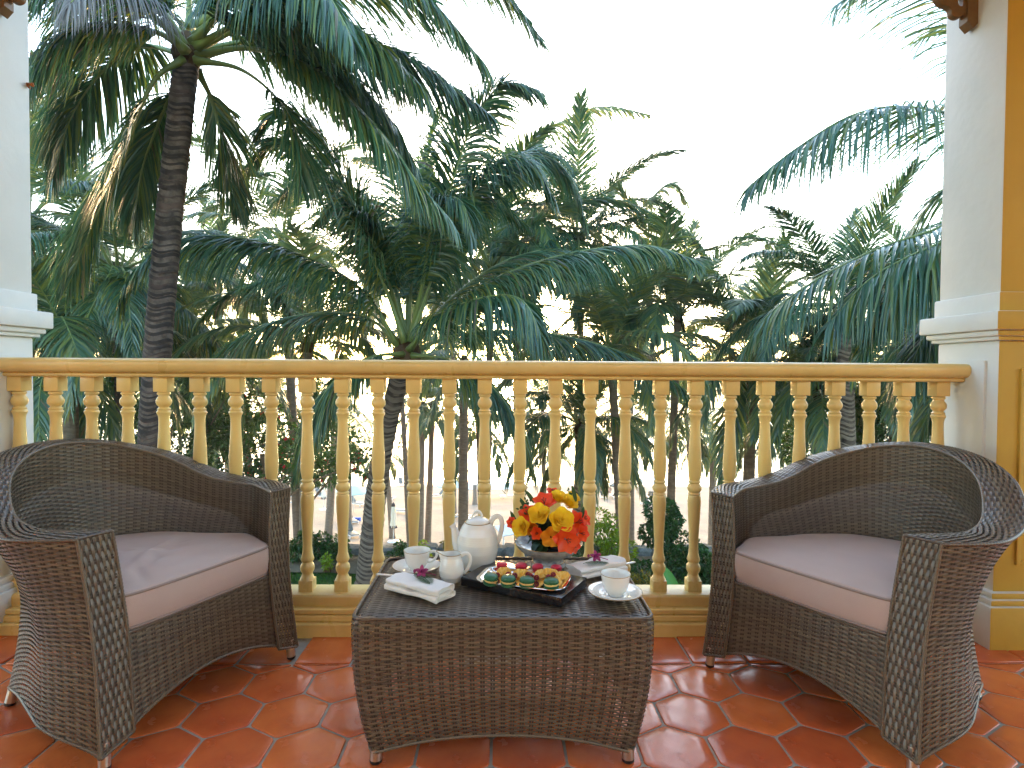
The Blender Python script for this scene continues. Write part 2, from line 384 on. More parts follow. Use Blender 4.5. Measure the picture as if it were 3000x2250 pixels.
b = MB(); b.lathe(bp, 20)
for lo, hi in (((-0.0295,-0.0295,0.150),(0.0295,0.0295,0.200)), ((-0.0295,-0.0295,0.9995),(0.0295,0.0295,1.063))): b.box(lo, hi, bev=0.003)
p0 = b.build('baluster', M['cream'], bal, True, 38); bme = p0.data; p0.location = (-0.076, 0, 0)
for k in range(-13, 14):
    if k == 0: continue
    o = link('baluster', bme, bal); o.location = (-0.076+0.1513*k, 0, 0); o.rotation_euler = (0, 0, NP.normal(0, 0.012))

# the veranda behind the camera
b = MB(); b.box((-6,-2.4,-0.004), (6,0.12,0.0)); b.box((-6,0.121,-0.004), (-2.32,2.60,0.0)); b.box((2.32,0.121,-0.004), (6,2.60,0.0)); struct(b.build('terrace', M['tile'], smooth=False))
b = MB(); b.box((-6,-2.6,0), (6,-2.4,3.2)); struct(b.build('wall_back', M['yellow_wall'], smooth=False))
b = MB(); b.box((-6,-0.95,3.02), (6,2.72,3.14)); struct(b.build('ceiling', M['ceiling'], smooth=False))
b = MB(); b.box((-6,2.40,2.94), (6,2.58,3.015), bev=0.01); struct(b.build('beam', M['white'], smooth=False))

# ------------------------------------------------------------------ wicker furniture
def weave(mb, S, ns, nv, amp=0.0026, samp=5, side=1.0, wf=1.06, mi=0, ms=1, arch=0.35, gap=0.16):
    """real over-and-under weave on the patch S(u, v): nv strands run along u and pass in turn over and under ns pairs of stakes"""
    def SN(u, v):
        e = 1e-3
        P = S(u, v); du = S(np.clip(u+e,0,1), v)-S(np.clip(u-e,0,1), v); dv = S(u, np.clip(v+e,0,1))-S(u, np.clip(v-e,0,1))
        n = np.cross(du, dv); n /= np.linalg.norm(n, axis=-1, keepdims=True)+1e-12
        return P, n*side
    us = np.linspace(0, 1, ns*samp+1); vc = (np.arange(nv)+0.5)/nv
    off = np.array([-0.5, 0.0, 0.5])*wf/nv
    J = np.arange(nv)
    U = us[None,:,None]+np.zeros((nv,1,3)); V = np.clip(vc[:,None,None]+off[None,None,:], 0, 1)+np.zeros_like(U)
    c = np.cos(np.pi*(ns*us[None,:]-0.5+J[:,None])); h = amp*np.sign(c)*np.abs(c)**0.75
    H = h[:,:,None]+np.array([-arch, 0.0, -arch])[None,None,:]*amp
    P, n = SN(U, V); P = P+n*H[...,None]
    n_s = len(us); base = (np.arange(nv)*n_s*3)[:,None,None]+(np.arange(n_s-1)*3)[None,:,None]+np.arange(2)[None,None,:]
    q = np.stack([base, base+3, base+4, base+1], -1).reshape(-1, 4)
    if side < 0: q = q[:, ::-1]
    mb.add(P.reshape(-1,3), q, mi=mi)
    # pairs of stakes
    m = max(2, nv//3+1); vs = np.linspace(0, 1, m); sw = gap
    uo = np.array([[-sw*1.55, -sw*0.15], [sw*0.15, sw*1.55]])/ns
    uk = (np.arange(ns)+0.5)/ns
    U = uk[:,None,None,None]+uo[None,:,None,:]+np.zeros((1,1,m,1)); V = vs[None,None,:,None]+np.zeros_like(U)
    U = np.clip(U, 0, 1)
    P, n = SN(U, V); P = P - n*amp*0.15
    k = ns*2; base = (np.arange(k)*m*2)[:,None]+(np.arange(m-1)*2)[None,:]
    q = np.stack([base, base+1, base+3, base+2], -1).reshape(-1, 4)
    if side < 0: q = q[:, ::-1]
    mb.add(P.reshape(-1,3), q, mi=ms)
RM = [M['rattan'], M['rattan_dark']]

def edge_wrap(mb, pts, r, pitch=0.011, mi=0):
    "edge bound with wrapped strands: a rope-like bead"
    L = np.linalg.norm(np.diff(np.asarray(pts), axis=0), axis=1).sum(); n = max(8, int(L/pitch*3)); P = resample(pts, n)
    rad = r*(1.0-0.22*(np.arange(n) % 3 == 0)); mb.tube(P, rad, 6, mi=mi)

def metal_leg(parent, top, foot, r=0.0155):
    top = np.array(top); foot = np.array(foot); d = foot-top; L = np.linalg.norm(d)
    b = MB(); b.tube([top, top+d*(1-0.011/L)], r, 14); o = b.build('leg', M['steel'], parent, True, 40)
    b = MB(); b.tube([top+d*(1-0.011/L), top+d*(1-0.004/L), foot], [r*1.02, r*1.0, r*0.75], 14); b.build('rubber_foot', M['rubber'], o, True, 40)
    return o

# --- armchair: a tub with flat arm fronts, raised rounded back and arched skirts
CA, CB, CS, CW = 0.381, 0.62, 0.20, 0.461            # half width at the front, depth of the rounded back, arm length, widest half width
def u_curve(n=721):
    a = np.linspace(0, np.pi, n); e = np.stack([-CW*np.cos(a), CS+CB*np.sin(a)], 1)
    t = np.linspace(0, CS, 160, endpoint=False); w = CA+(CW-CA)*np.sin(np.pi*t/CS*0.5)
    return resample(np.concatenate([np.stack([-w, t], 1), e, np.stack([w, t], 1)[::-1]]), 1201)
UO = u_curve(); SS = np.linspace(0, 1, len(UO))
UT = np.gradient(UO, axis=0); UT /= np.linalg.norm(UT, axis=1)[:,None]; UN = np.stack([UT[:,1], -UT[:,0]], 1)  # inward normal
def smooth1(a, k):
    ker = np.hanning(k); ker /= ker.sum(); return np.convolve(np.pad(a, k//2, mode='edge'), ker, 'valid')
_b = np.exp(-(UO[:,1]/0.09)**2)[:,None]; UN = UN*(1-_b)+_b*np.stack([-np.sign(UO[:,0]), 0*UO[:,0]], 1)
UN = np.stack([smooth1(UN[:,0], 61), smooth1(UN[:,1], 61)], 1); UN /= np.linalg.norm(UN, axis=1)[:,None]
UPER = np.linalg.norm(np.diff(UO, axis=0), axis=1).sum()
AW = 0.092 + 0.008*sstep(0.1, 0.6, UO[:,1]/(CS+CB))  # arm width
RIM = np.interp(UO[:,1], [0,0.22,0.32,0.40,0.48,0.55,0.61,0.666,0.713,0.76,0.82], [0.640,0.641,0.646,0.656,0.682,0.716,0.743,0.763,0.780,0.797,0.818])
RIM = smooth1(RIM, 41)
REAR = 0.30                                          # where along the curve the rear feet stand
def zbot(s):
    s = np.minimum(s, 1-s); t1 = np.clip(s/REAR, 0, 1); t2 = np.clip((s-REAR)/(0.5-REAR), 0, 1)
    return 0.042 + 0.085*np.where(s < REAR, np.sin(np.pi*t1)**0.62, np.sin(np.pi*0.5*t2)**0.7)
fi = lambda arr, s: np.interp(s, SS, arr)
def flare(s, v):
    back = sstep(-0.05, 0.50, fi(UO[:,1], s)/(CS+CB)); k = 0.026+0.100*back
    v = np.clip(v, 0, 1)
    prof = np.where(v > 0.42, 1-((v-0.42)/0.58)**1.7, 1-0.26*((0.42-v)/0.42)**1.6)
    return k*prof
def front_lean(s, v):                               # the front posts swing forward towards the feet
    return -0.056*(1-np.clip(v,0,1))**1.5*np.exp(-(np.minimum(s, 1-s)/0.14)**2)
def S_out(s, v):
    off = flare(s, v); x = fi(UO[:,0], s)+fi(UN[:,0], s)*off; y = fi(UO[:,1], s)+fi(UN[:,1], s)*off+front_lean(s, v)
    zb = zbot(s); return np.stack([x, y, zb+(fi(RIM, s)-zb)*v], -1)
def S_in(s, v):
    zb = 0.30; z = zb+(fi(RIM, s)-zb)*v; zo = zbot(s)
    w = np.maximum(fi(AW, s)+0.012*(1-v), flare(s, (z-zo)/(fi(RIM, s)-zo))+0.034)
    return np.stack([fi(UO[:,0], s)+fi(UN[:,0], s)*w, fi(UO[:,1], s)+fi(UN[:,1], s)*w, z], -1)
def S_rim(s, v):                                    # v: 0 outer edge .. 1 inner edge
    w = fi(AW, s)*v; x = fi(UO[:,0], s)+fi(UN[:,0], s)*w; y = fi(UO[:,1], s)+fi(UN[:,1], s)*w
    return np.stack([x, y, fi(RIM, s)+0.006*np.sin(np.pi*v)], -1)
def S_post(side):
    s0 = 0.0 if side < 0 else 1.0
    def f(u, v):                                    # u runs up the post, v from outer to inner edge
        z1 = fi(RIM, s0); o = S_out(np.full_like(u, s0), u); x = o[...,0] - side*fi(AW, s0)*v*1.0
        z = 0.042+0.028*v + (z1-0.042-0.028*v)*u
        return np.stack([x, o[...,1], z], -1)
    return f
def S_apron(u, v):
    w = 0.282; x = -w+2*w*u; zb = 0.070+0.072*np.sin(np.pi*u)**0.8; z = zb+(0.338-zb)*v
    vv = (z-0.042)/0.6
    return np.stack([x, -0.056*(1-vv)**1.5+0.004, z], -1)
def make_chair(label):
    t = thing('wicker_armchair', label, 'armchair', (0,0,0), 0, 'wicker tub armchairs on the balcony')
    nst = int(UPER/0.0285)
    b = MB(); weave(b, S_out, nst, 84, 0.0019); edge_wrap(b, S_out(SS, 0*SS), 0.0055); b.build('outer_panel', RM, t)
    b = MB(); weave(b, S_in, int(UPER*0.80/0.0285), 72, 0.0019, side=-1.0)
    b.build('inner_panel', RM, t)
    b = MB(); weave(b, S_rim, nst, 13, 0.0020, side=1.0)
    edge_wrap(b, S_rim(SS, 0*SS)+np.array([0,0,-0.003]), 0.0060); edge_wrap(b, S_rim(SS, 0*SS+1)+np.array([0,0,-0.003]), 0.0060); b.build('top_rim', RM, t)
    for sd in (-1, 1):
        b = MB(); f = S_post(sd); weave(b, f, 20, 12, 0.0023, side=1.0 if sd > 0 else -1.0)
        uu = np.linspace(0, 1, 40)
        for vv in (0.0, 1.0): edge_wrap(b, f(uu, 0*uu+vv), 0.0052)
        edge_wrap(b, f(0*uu+1, uu), 0.0052); edge_wrap(b, f(0*uu, uu), 0.0052); b.build('arm_front', RM, t)
    b = MB(); weave(b, S_apron, 20, 33, 0.0019, side=1.0); uu = np.linspace(0, 1, 60); edge_wrap(b, S_apron(uu, 0*uu), 0.005); edge_wrap(b, S_apron(uu, 0*uu+1), 0.005)
    b.build('front_apron', RM, t)
    # woven seat deck under the cushion
    ins = S_in(np.linspace(0, 1, 60), np.zeros(60)); b = MB(); P = np.stack([np.c_[ins[:,:2], np.full(60, 0.318)], np.c_[ins[:,0], np.zeros(60)+0.006, np.full(60, 0.318)]])
    b.grid(P); b.build('seat_deck', M['rattan_dark'], t)
    for sd in (-1, 1):
        s0 = 0.0 if sd < 0 else 1.0; o = S_out(np.array(s0), np.array(0.0)); metal_leg(t, (o[0]-sd*0.022, o[1]+0.018, 0.075), (o[0]-sd*0.018, o[1]+0.012, 0.0))
        s1 = REAR if sd < 0 else 1-REAR; o = S_out(np.array(s1), np.array(0.0)); n = np.array([fi(UN[:,0], s1), fi(UN[:,1], s1)])
        metal_leg(t, (o[0]+n[0]*0.016, o[1]+n[1]*0.016, 0.09), (o[0]-n[0]*0.004, o[1]-n[1]*0.004, 0.0))
    return t
chairL = make_chair('brown wicker tub armchair on the left of the table, its mauve cushion creased')
chairL.location = (-0.978, 1.930, 0.0); chairL.rotation_euler = (0, 0, math.radians(65.2))
chairR = dup(chairL, (0.992, 1.886, 0.0), math.radians(-58.9), 'brown wicker tub armchair on the right of the table, beside the ochre column')

# --- seat cushions
def make_cushion(label, loc, rz, seed, crease):
    n = 160
    s = np.linspace(0.0, 1.0, 121); inn = S_in(s, np.full_like(s, 0.25))[:, :2]
    nn = np.stack([fi(UN[:,0], s), fi(UN[:,1], s)], 1); inn = inn+nn*0.012
    inn = inn[(inn[:,1] > 0.02)]
    w = inn[0,0]; fx = np.linspace(-1, 1, 41)[1:-1]
    front = np.stack([-w*fx*-1.0*-1.0, -0.010-0.016*(1-np.abs(fx)**4)], 1)
    if (front[0,0]-inn[-1,0])**2 > (front[-1,0]-inn[-1,0])**2: front = front[::-1]
    out = np.concatenate([inn, front]); out = resample(np.concatenate([out, out[:1]]), n+1)[:-1]
    k = np.hanning(9); k /= k.sum()
    ex = np.concatenate([out[-8:], out, out[:8]]); out = np.stack([np.convolve(ex[:,c], k, 'same')[8:-8] for c in range(2)], 1)
    c = np.array([0.0, 0.30]); z0, z1 = 0.3435, 0.452
    rg = np.random.default_rng(seed)
    def zz(P, f):                                   # crowned top with soft folds
        x, y = P[:,0], P[:,1]
        cr = 0.015*(1-f**3)
        for (cx, cy, a, ln, d) in crease:
            u = (x-cx)*math.cos(a)+(y-cy)*math.sin(a); v = -(x-cx)*math.sin(a)+(y-cy)*math.cos(a)
            cr = cr + d*np.exp(-(u/ln)**2)*(np.exp(-(v/0.016)**2)*-1.0+0.8*np.exp(-((v-0.03)/0.022)**2))
        return cr + 0.0018*np.sin(x*23+y*11+seed)*np.sin(y*17-x*5)
    def ring(f, z, top): 
        P = c+(out-c)*f; return np.c_[P, (z+zz(P, f)) if top else np.full(n, z)]
    sc = lambda d: 1-d/0.30
    rings = [ring(0.5, z0+0.002, 0), ring(0.96, z0, 0), ring(sc(0.004), z0+0.004, 0), ring(sc(0.001), z0+0.012, 0), ring(sc(-0.002), z0+0.03, 0), ring(sc(-0.0035), z0+0.057, 0), ring(sc(-0.002), z0+0.088, 0), ring(sc(0.0), z1-0.010, 0), ring(sc(0.003), z1-0.003, 0)]
    for f in (0.985, 0.96, 0.92, 0.86, 0.78, 0.68, 0.57, 0.45, 0.33, 0.2, 0.08): rings.append(ring(f, z1, 1))
    t = thing('seat_cushion', label, 'cushion', loc, rz, 'seat cushions on the wicker armchairs')
    b = MB(); b.grid(np.array(rings), closev=True); b.add(rings[-1], ngons=[list(range(n))]); b.add(rings[0], ngons=[list(range(n))[::-1]]); b.build('cover', M['cushion'], t)
    b = MB()
    for f, z in ((sc(0.001), z1-0.006), (sc(0.002), z0+0.004)):
        P = np.c_[c+(out-c)*f, np.full(n, z)]; P = np.concatenate([P, P[:1]]); b.tube(P, 0.0042, 6, cap=False)
    b.build('piping', M['piping'], t)
    return t
make_cushion('mauve grey seat cushion with a diagonal crease, on the left armchair', chairL.location, chairL.rotation_euler[2], 3, [(0.02,0.22,0.55,0.17,0.012),(-0.10,0.34,0.2,0.13,0.009),(0.12,0.10,-0.2,0.10,0.006),(-0.14,0.12,1.2,0.10,0.005)])
make_cushion('smooth mauve grey seat cushion on the right armchair', chairR.location, chairR.rotation_euler[2], 9, [(0.05,0.10,0.1,0.2,0.005),(-0.12,0.30,0.8,0.14,0.004),(0.16,0.26,-0.9,0.12,0.004)])

# --- coffee table
TX, TY, TH = 0.006, 1.848, 0.430
TW, TD, TR = 0.418, 0.262, 0.035
tab = thing('wicker_table', 'low brown wicker coffee table set for tea, on the tiles', 'coffee table', (TX, TY, 0))
def rrect(s, w, d, r):
    "rounded rectangle, s in 0..1 starting in the middle of the back edge, clockwise seen from above is not needed"
    pts = []
    for cx, cy, a0 in ((w-r, d-r, 90), (-w+r, d-r, 90), (-w+r, -d+r, 180), (w-r, -d+r, 270)):
        pass
    seq = [(0, d)]
    for cx, cy, a0 in ((-w+r, d-r, 90), (-w+r, -d+r, 180), (w-r, -d+r, 270), (w-r, d-r, 0)):
        for a in np.linspace(a0, a0+90, 9): seq.append((cx+r*math.cos(math.radians(a)), cy+r*math.sin(math.radians(a))))
    seq.append((0, d)); return resample(seq, 1001)
RR = rrect(None, TW, TD, TR); RS = np.linspace(0, 1, 1001)
RL = np.linalg.norm(np.diff(RR, axis=0), axis=1).sum()
def S_side(s, v):
    x = np.interp(s, RS, RR[:,0]); y = np.interp(s, RS, RR[:,1])
    k = 1 - 0.105*(1-v)**2.6 - 0.012*np.clip((v-0.93)/0.07, 0, 1)**2
    fx = np.clip(np.abs(x)/TW, 0, 1); fy = np.clip(np.abs(y)/TD, 0, 1)
    zb = 0.030 + 0.055*(1-np.where(fy > 0.98, fx**2.2, fy**2.2))
    return np.stack([x*k, y*(1-(1-k)*1.0), zb+(TH-0.006-zb)*v], -1)
def S_top(u, v): return np.stack([(-TW+0.008)*(1-2*u), (-TD+0.008)*(1-2*v), TH-0.004+0*u-0.010*(np.abs(2*v-1)**12)-0.008*(np.abs(2*u-1)**16)], -1)
b = MB(); weave(b, S_side, int(RL/0.0285), 55, 0.0020, side=-1.0, gap=0.15, wf=0.90); edge_wrap(b, S_side(RS, 0*RS), 0.005); b.build('skirt_panel', RM, tab)
b = MB(); weave(b, S_top, 29, 70, 0.0019, side=1.0); e = S_side(RS, 0*RS+1); edge_wrap(b, e+np.array([0,0,-0.002]), 0.0055, 0.03); b.build('table_top', RM, tab)
b = MB(); b.box((-TW+0.03,-TD+0.03,TH-0.022), (TW-0.03,TD-0.03,TH-0.012)); b.build('under_board', M['rattan_dark'], tab, False)
for sx in (-1, 1):
    for sy in (-1, 1): metal_leg(tab, (sx*0.352, sy*0.215, 0.09), (sx*0.354, sy*0.222, 0.0), 0.017)
TT = TH + 0.0005                                    # table surface

# ------------------------------------------------------------------ ground, wall, beach, sea
M['sand'] = mat('pale_beach_sand', (0.23,0.19,0.15), 0.95, 0.2, var=(0.18,0.145,0.115), vscale=0.35, bump=0.05, bscale=2.6)
M['lawn'] = mat('lawn_soil', (0.035,0.075,0.018), 0.9, 0.2, var=(0.05,0.06,0.02), vscale=2.0)
M['soil'] = mat('garden_soil', (0.11,0.085,0.055), 0.95, 0.1, var=(0.19,0.155,0.11), vscale=5.0, bump=0.02, bscale=9.0)
M['stone'] = mat('grey_garden_stone', (0.21,0.205,0.195), 0.9, 0.2, var=(0.10,0.11,0.085), vscale=5.0, bump=0.02, bscale=14.0, rand=0.18)
M['sea'] = mat('sea_water', (0.10,0.17,0.20), 0.12, 0.5, bump=0.12, bscale=1.1)
LZ = -2.57
def lawn_z(x, y): return LZ + 0.04*np.sin(x*0.7+1)*np.sin(y*0.6)
xs = np.linspace(-30, 30, 61); ys = np.linspace(2.9, 11.35, 30)
X, Y = np.meshgrid(xs, ys, indexing='ij'); b = MB(); b.grid(np.stack([X, Y, lawn_z(X, Y)], -1)); struct(b.build('lawn', M['lawn']))
b = MB(); b.box((-8,2.72,LZ-0.4), (8,2.9,-0.006)); struct(b.build('house_wall', M['ochre'], smooth=False))
def beach_z(y): return np.interp(y, [11.3, 12.5, 16, 24, 31, 40, 70, 84, 120], [-5.6, -6.0, -7.2, -8.7, -9.0, -10.1, -13.3, -14.6, -16.0])
xs = np.concatenate([np.linspace(-400,-70,12), np.linspace(-60, 60, 121), np.linspace(70,400,12)]); ys = np.concatenate([np.linspace(11.3, 100, 180), [130]])
X, Y = np.meshgrid(xs, ys, indexing='ij'); Z = beach_z(Y) + 0.05*np.sin(X*0.9+Y*0.4)*np.sin(Y*0.8-X*0.3) + 0.02*np.sin(X*2.7)*np.sin(Y*2.3)
b = MB(); b.grid(np.stack([X, Y, Z], -1)); struct(b.build('beach', M['sand']))
b = MB(); b.grid(np.array([[(-9000,72,-13.85),(-9000,15000,-13.85)],[(9000,72,-13.85),(9000,15000,-13.85)]], float)); struct(b.build('sea', M['sea']))
b = MB(); b.grid(np.array([[(-9000,-300,-17.0),(-9000,15000,-17.0)],[(9000,-300,-17.0),(9000,15000,-17.0)]], float)); struct(b.build('seabed', M['sand']))
# planting bed and low stone wall at the end of the lawn
xs = np.linspace(-14, 14, 57); ys = np.linspace(10.35, 11.35, 8)
X, Y = np.meshgrid(xs, ys, indexing='ij'); edge = 10.35+0.12*np.sin(X*1.3)
b = MB(); b.grid(np.stack([X, np.maximum(Y, edge), LZ+0.05+0.10*np.sin((Y-10.35)*3)+0.03*np.sin(X*5)*np.sin(Y*7)], -1)); struct(b.build('planting_bed', M['soil']))
wall = thing('stone_wall', 'low grey stone wall between the lawn and the sand', 'wall', (0, 11.6, LZ))
b = MB(); b.box((-14,-0.20,-3.2), (14,0.20,0.0)); b.build('footing', M['stone'], wall, False)
st = []
for k in range(4):
    bm = bmesh.new(); bmesh.ops.create_cube(bm, size=1.0); bmesh.ops.bevel(bm, geom=list(bm.edges), offset=0.18, segments=1, affect='EDGES')
    rg = random.Random(k)
    for v in bm.verts: v.co += Vector((rg.uniform(-.06,.06), rg.uniform(-.06,.06), rg.uniform(-.06,.06)))
    q = MB(); q.bm(bm); o = q.build('stone', M['stone'], None, True, 30); st.append(o.data); bpy.data.objects.remove(o)
x = -6.5
while x < 6.5:
    w = NP.uniform(0.22, 0.40)
    o = link('stone', st[NP.integers(4)], wall); o.location = (x+w/2, NP.uniform(-0.02,0.02), NP.uniform(0.07,0.10)); o.scale = (w*0.98, 0.42, 0.20+NP.uniform(-0.04,0.04)); o.rotation_euler = (0, NP.normal(0,0.04), NP.normal(0,0.05)); x += w
# short lawn grass
def grass_mesh():
    b = MB(); n = 26000
    x = NP.uniform(-5.5, 5.0, n); y = NP.uniform(8.6, 10.5, n); z = lawn_z(x, y); h = NP.uniform(0.03, 0.075, n); a = NP.uniform(0, 6.283, n); w = 0.006
    dx, dy = np.cos(a)*w, np.sin(a)*w; lx, ly = NP.normal(0, 0.02, n), NP.normal(0, 0.02, n)
    V = np.stack([np.c_[x-dx, y-dy, z], np.c_[x+dx, y+dy, z], np.c_[x+lx, y+ly, z+h]], 1)
    b.add(V, tris=np.arange(3*n).reshape(-1,3)); return b
M['grass'] = mat('grass_blades', (0.055,0.15,0.022), 0.6, 0.3, island=0.35, trans=0.25)
go = stuff(grass_mesh().build('grass', M['grass'])); tag(go, 'short bright green lawn grass below the balcony', 'grass')

# ------------------------------------------------------------------ coconut palms
def leaf_mat(name, base, yellow, rough, spec, trans):
    "waxy leaflet: brightness differs per leaflet, hue per frond, a few leaflets yellowed or dried"
    mt = bpy.data.materials.new(name); mt.use_nodes = True; nt = mt.node_tree; N = nt.nodes; L = nt.links; b = N['Principled BSDF']
    b.inputs['Roughness'].default_value = rough; b.inputs['Specular IOR Level'].default_value = spec
    isl = N.new('ShaderNodeNewGeometry').outputs['Random Per Island']; ob = N.new('ShaderNodeObjectInfo').outputs['Random']
    cr = N.new('ShaderNodeValToRGB'); e = cr.color_ramp.elements; e[0].position = 0.0; e[0].color = (*[c*0.62 for c in base],1); e[1].position = 0.55; e[1].color = (*base,1)
    for p, c in ((0.80, [0.5*base[k]+0.5*yellow[k] for k in range(3)]), (0.975, yellow), (0.99, (0.16,0.13,0.075)), (1.0, (0.12,0.10,0.07))):
        x = e.new(p); x.color = (*c, 1)
    L.new(isl, cr.inputs[0])
    mr = N.new('ShaderNodeMapRange'); mr.inputs[3].default_value = 0.465; mr.inputs[4].default_value = 0.515; L.new(ob, mr.inputs[0])
    m2 = N.new('ShaderNodeMapRange'); m2.inputs[3].default_value = 1.25; m2.inputs[4].default_value = 0.85; L.new(ob, m2.inputs[0])
    hs = N.new('ShaderNodeHueSaturation'); L.new(cr.outputs[0], hs.inputs['Color']); L.new(mr.outputs[0], hs.inputs['Hue']); L.new(m2.outputs[0], hs.inputs['Value']); L.new(hs.outputs[0], b.inputs['Base Color'])
    h2 = N.new('ShaderNodeHueSaturation'); h2.inputs['Hue'].default_value = 0.475; h2.inputs['Value'].default_value = 1.7; h2.inputs['Saturation'].default_value = 1.1; L.new(hs.outputs[0], h2.inputs['Color'])
    tl = N.new('ShaderNodeBsdfTranslucent'); L.new(h2.outputs[0], tl.inputs[0]); ms = N.new('ShaderNodeMixShader'); ms.inputs[0].default_value = trans
    L.new(b.outputs[0], ms.inputs[1]); L.new(tl.outputs[0], ms.inputs[2]); L.new(ms.outputs[0], N['Material Output'].inputs[0]); return mt
M['leaf'] = leaf_mat('palm_leaflet', (0.047,0.112,0.060), (0.13,0.17,0.03), 0.27, 0.7, 0.32)
M['leaf_far'] = leaf_mat('palm_leaflet_far', (0.060,0.130,0.062), (0.15,0.19,0.035), 0.32, 0.6, 0.36)
M['leaf_young'] = leaf_mat('young_palm_leaflet', (0.075,0.175,0.030), (0.16,0.22,0.03), 0.32, 0.5, 0.42)
M['leaf_dry'] = mat('greyed_palm_leaflet', (0.16,0.15,0.145), 0.6, 0.3, island=0.30, trans=0.15)
M['rachis'] = mat('palm_rachis', (0.15,0.19,0.045), 0.42, 0.5, var=(0.10,0.13,0.035), vscale=5.0)
M['rachis_dry'] = mat('brown_rachis', (0.16,0.10,0.05), 0.6, 0.3)
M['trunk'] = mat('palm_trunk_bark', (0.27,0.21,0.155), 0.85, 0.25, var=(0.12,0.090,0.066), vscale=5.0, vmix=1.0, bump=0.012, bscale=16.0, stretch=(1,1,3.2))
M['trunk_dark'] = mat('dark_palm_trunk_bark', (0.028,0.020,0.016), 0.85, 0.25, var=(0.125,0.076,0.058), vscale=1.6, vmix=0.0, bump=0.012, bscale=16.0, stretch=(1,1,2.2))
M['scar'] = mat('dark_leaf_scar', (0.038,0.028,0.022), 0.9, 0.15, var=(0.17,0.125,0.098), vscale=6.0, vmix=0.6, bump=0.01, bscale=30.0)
M['fibre'] = mat('palm_fibre', (0.10,0.060,0.032), 0.9, 0.1, var=(0.05,0.03,0.018), vscale=14.0, bump=0.01, bscale=40.0)

def frond(mb, curve, leaf=0.85, n=95, start=0.16, hang=0.55, width=0.042, fold=True, up=(0,0,1), seed=0, rad=0.030, sparse=0.0, seg=4, tuck=0.0, mi_leaf=1, spread=1.0):
    """coconut frond: a tapering rachis with two ranks of drooping leaflets.  hang 0 = stiff and flat, 1 = hanging like a curtain"""
    rg = np.random.default_rng(seed); C = resample(curve, 64); L = np.linalg.norm(np.diff(C, axis=0), axis=1).sum()
    t = np.linspace(0, 1, 64); r = rad*(1-0.86*t**0.8)*(1+0.9*np.exp(-t/0.06))
    mb.tube(C[::2], r[::2], 6, mi=0, sq=(1.0, 0.75))
    T = np.gradient(C, axis=0); T /= np.linalg.norm(T, axis=1)[:,None]
    up = np.array(up, float); S = np.cross(T, up); nr = np.linalg.norm(S, axis=1)
    for i in range(64):
        if nr[i] < 0.12: S[i] = S[i-1] if i else np.array([1.0,0,0])
        else: S[i] /= nr[i]
        if i and S[i]@S[i-1] < 0: S[i] = -S[i]
    for _ in range(3): S[1:-1] = (S[:-2]+S[1:-1]*2+S[2:])/4
    S /= np.linalg.norm(S, axis=1)[:,None]; N = np.cross(S, T)
    V = []; K = seg+1
    for side in (-1.0, 1.0):
        tt = start+(1-start)*(np.arange(n)+rg.uniform(-0.35, 0.35, n))/n; tt = np.clip(tt, start, 0.999)
        if sparse: tt = tt[rg.uniform(size=n) > sparse]
        k = len(tt); ti = tt*63
        f = lambda A: np.stack([np.interp(ti, np.arange(64), A[:,c]) for c in range(3)], 1)
        P, Tt, Ss, Nn = f(C), f(T), f(S), f(N); u = (tt-start)/(1-start)
        ln = leaf*(0.55+0.45*sstep(0, 0.22, u))*(1-0.62*sstep(0.45, 1.0, u))*rg.uniform(0.86, 1.10, k)
        ang = np.radians(32+34*u+rg.normal(0, 5, k))
        d = (Ss*side*spread)*np.cos(ang)[:,None]+Tt*np.sin(ang)[:,None]+Nn*(0.22-0.10*u+rg.normal(0, 0.07, k))[:,None]
        d = d/np.linalg.norm(d, axis=1)[:,None]+np.array([0,0,-1.0])*(0.55*hang*rg.uniform(0.6, 1.2, k))[:,None]
        d /= np.linalg.norm(d, axis=1)[:,None]
        wv = Tt-d*(Tt*d).sum(1)[:,None]; wv /= np.linalg.norm(wv, axis=1)[:,None]+1e-9
        roll = rg.normal(0, 0.30, k)[:,None]; nn = np.cross(d, wv); wv = wv*np.cos(roll)+nn*np.sin(roll)
        p = P.copy(); rows = []
        hg = hang*rg.uniform(0.75, 1.25, k)
        brk = rg.uniform(size=k) < 0.10
        for s in range(K):
            f_ = s/seg; wd = width*(0.55+0.45*min(1, f_*4))*(1-0.93*f_**2.2)*rg.uniform(0.85, 1.1, k)
            wv2 = wv-d*(wv*d).sum(1)[:,None]; wv2 /= np.linalg.norm(wv2, axis=1)[:,None]+1e-9; nn = np.cross(d, wv2)
            if fold: rows.append(np.stack([p-wv2*wd[:,None]*0.5, p+nn*(wd*0.22)[:,None], p+wv2*wd[:,None]*0.5], 1))
            else: rows.append(np.stack([p-wv2*wd[:,None]*0.5, p+wv2*wd[:,None]*0.5], 1))
            p = p+d*(ln/seg)[:,None]
            g = hg*(0.45+0.35*s)*(1+brk*1.5*(s == 1)); d = d+np.array([0,0,-1.0])[None]*g[:,None]*0.66+rg.normal(0, 0.045, (k,3))
            d /= np.linalg.norm(d, axis=1)[:,None]
        V.append(np.stack(rows, 1))
    V = np.concatenate(V); k = len(V); c = V.shape[2]
    base = (np.arange(k)*K*c)[:,None,None]+(np.arange(seg)*c)[None,:,None]+np.arange(c-1)[None,None,:]
    q = np.stack([base, base+1, base+c+1, base+c], -1).reshape(-1,4)
    mb.add(V.reshape(-1,3), q, mi=mi_leaf)

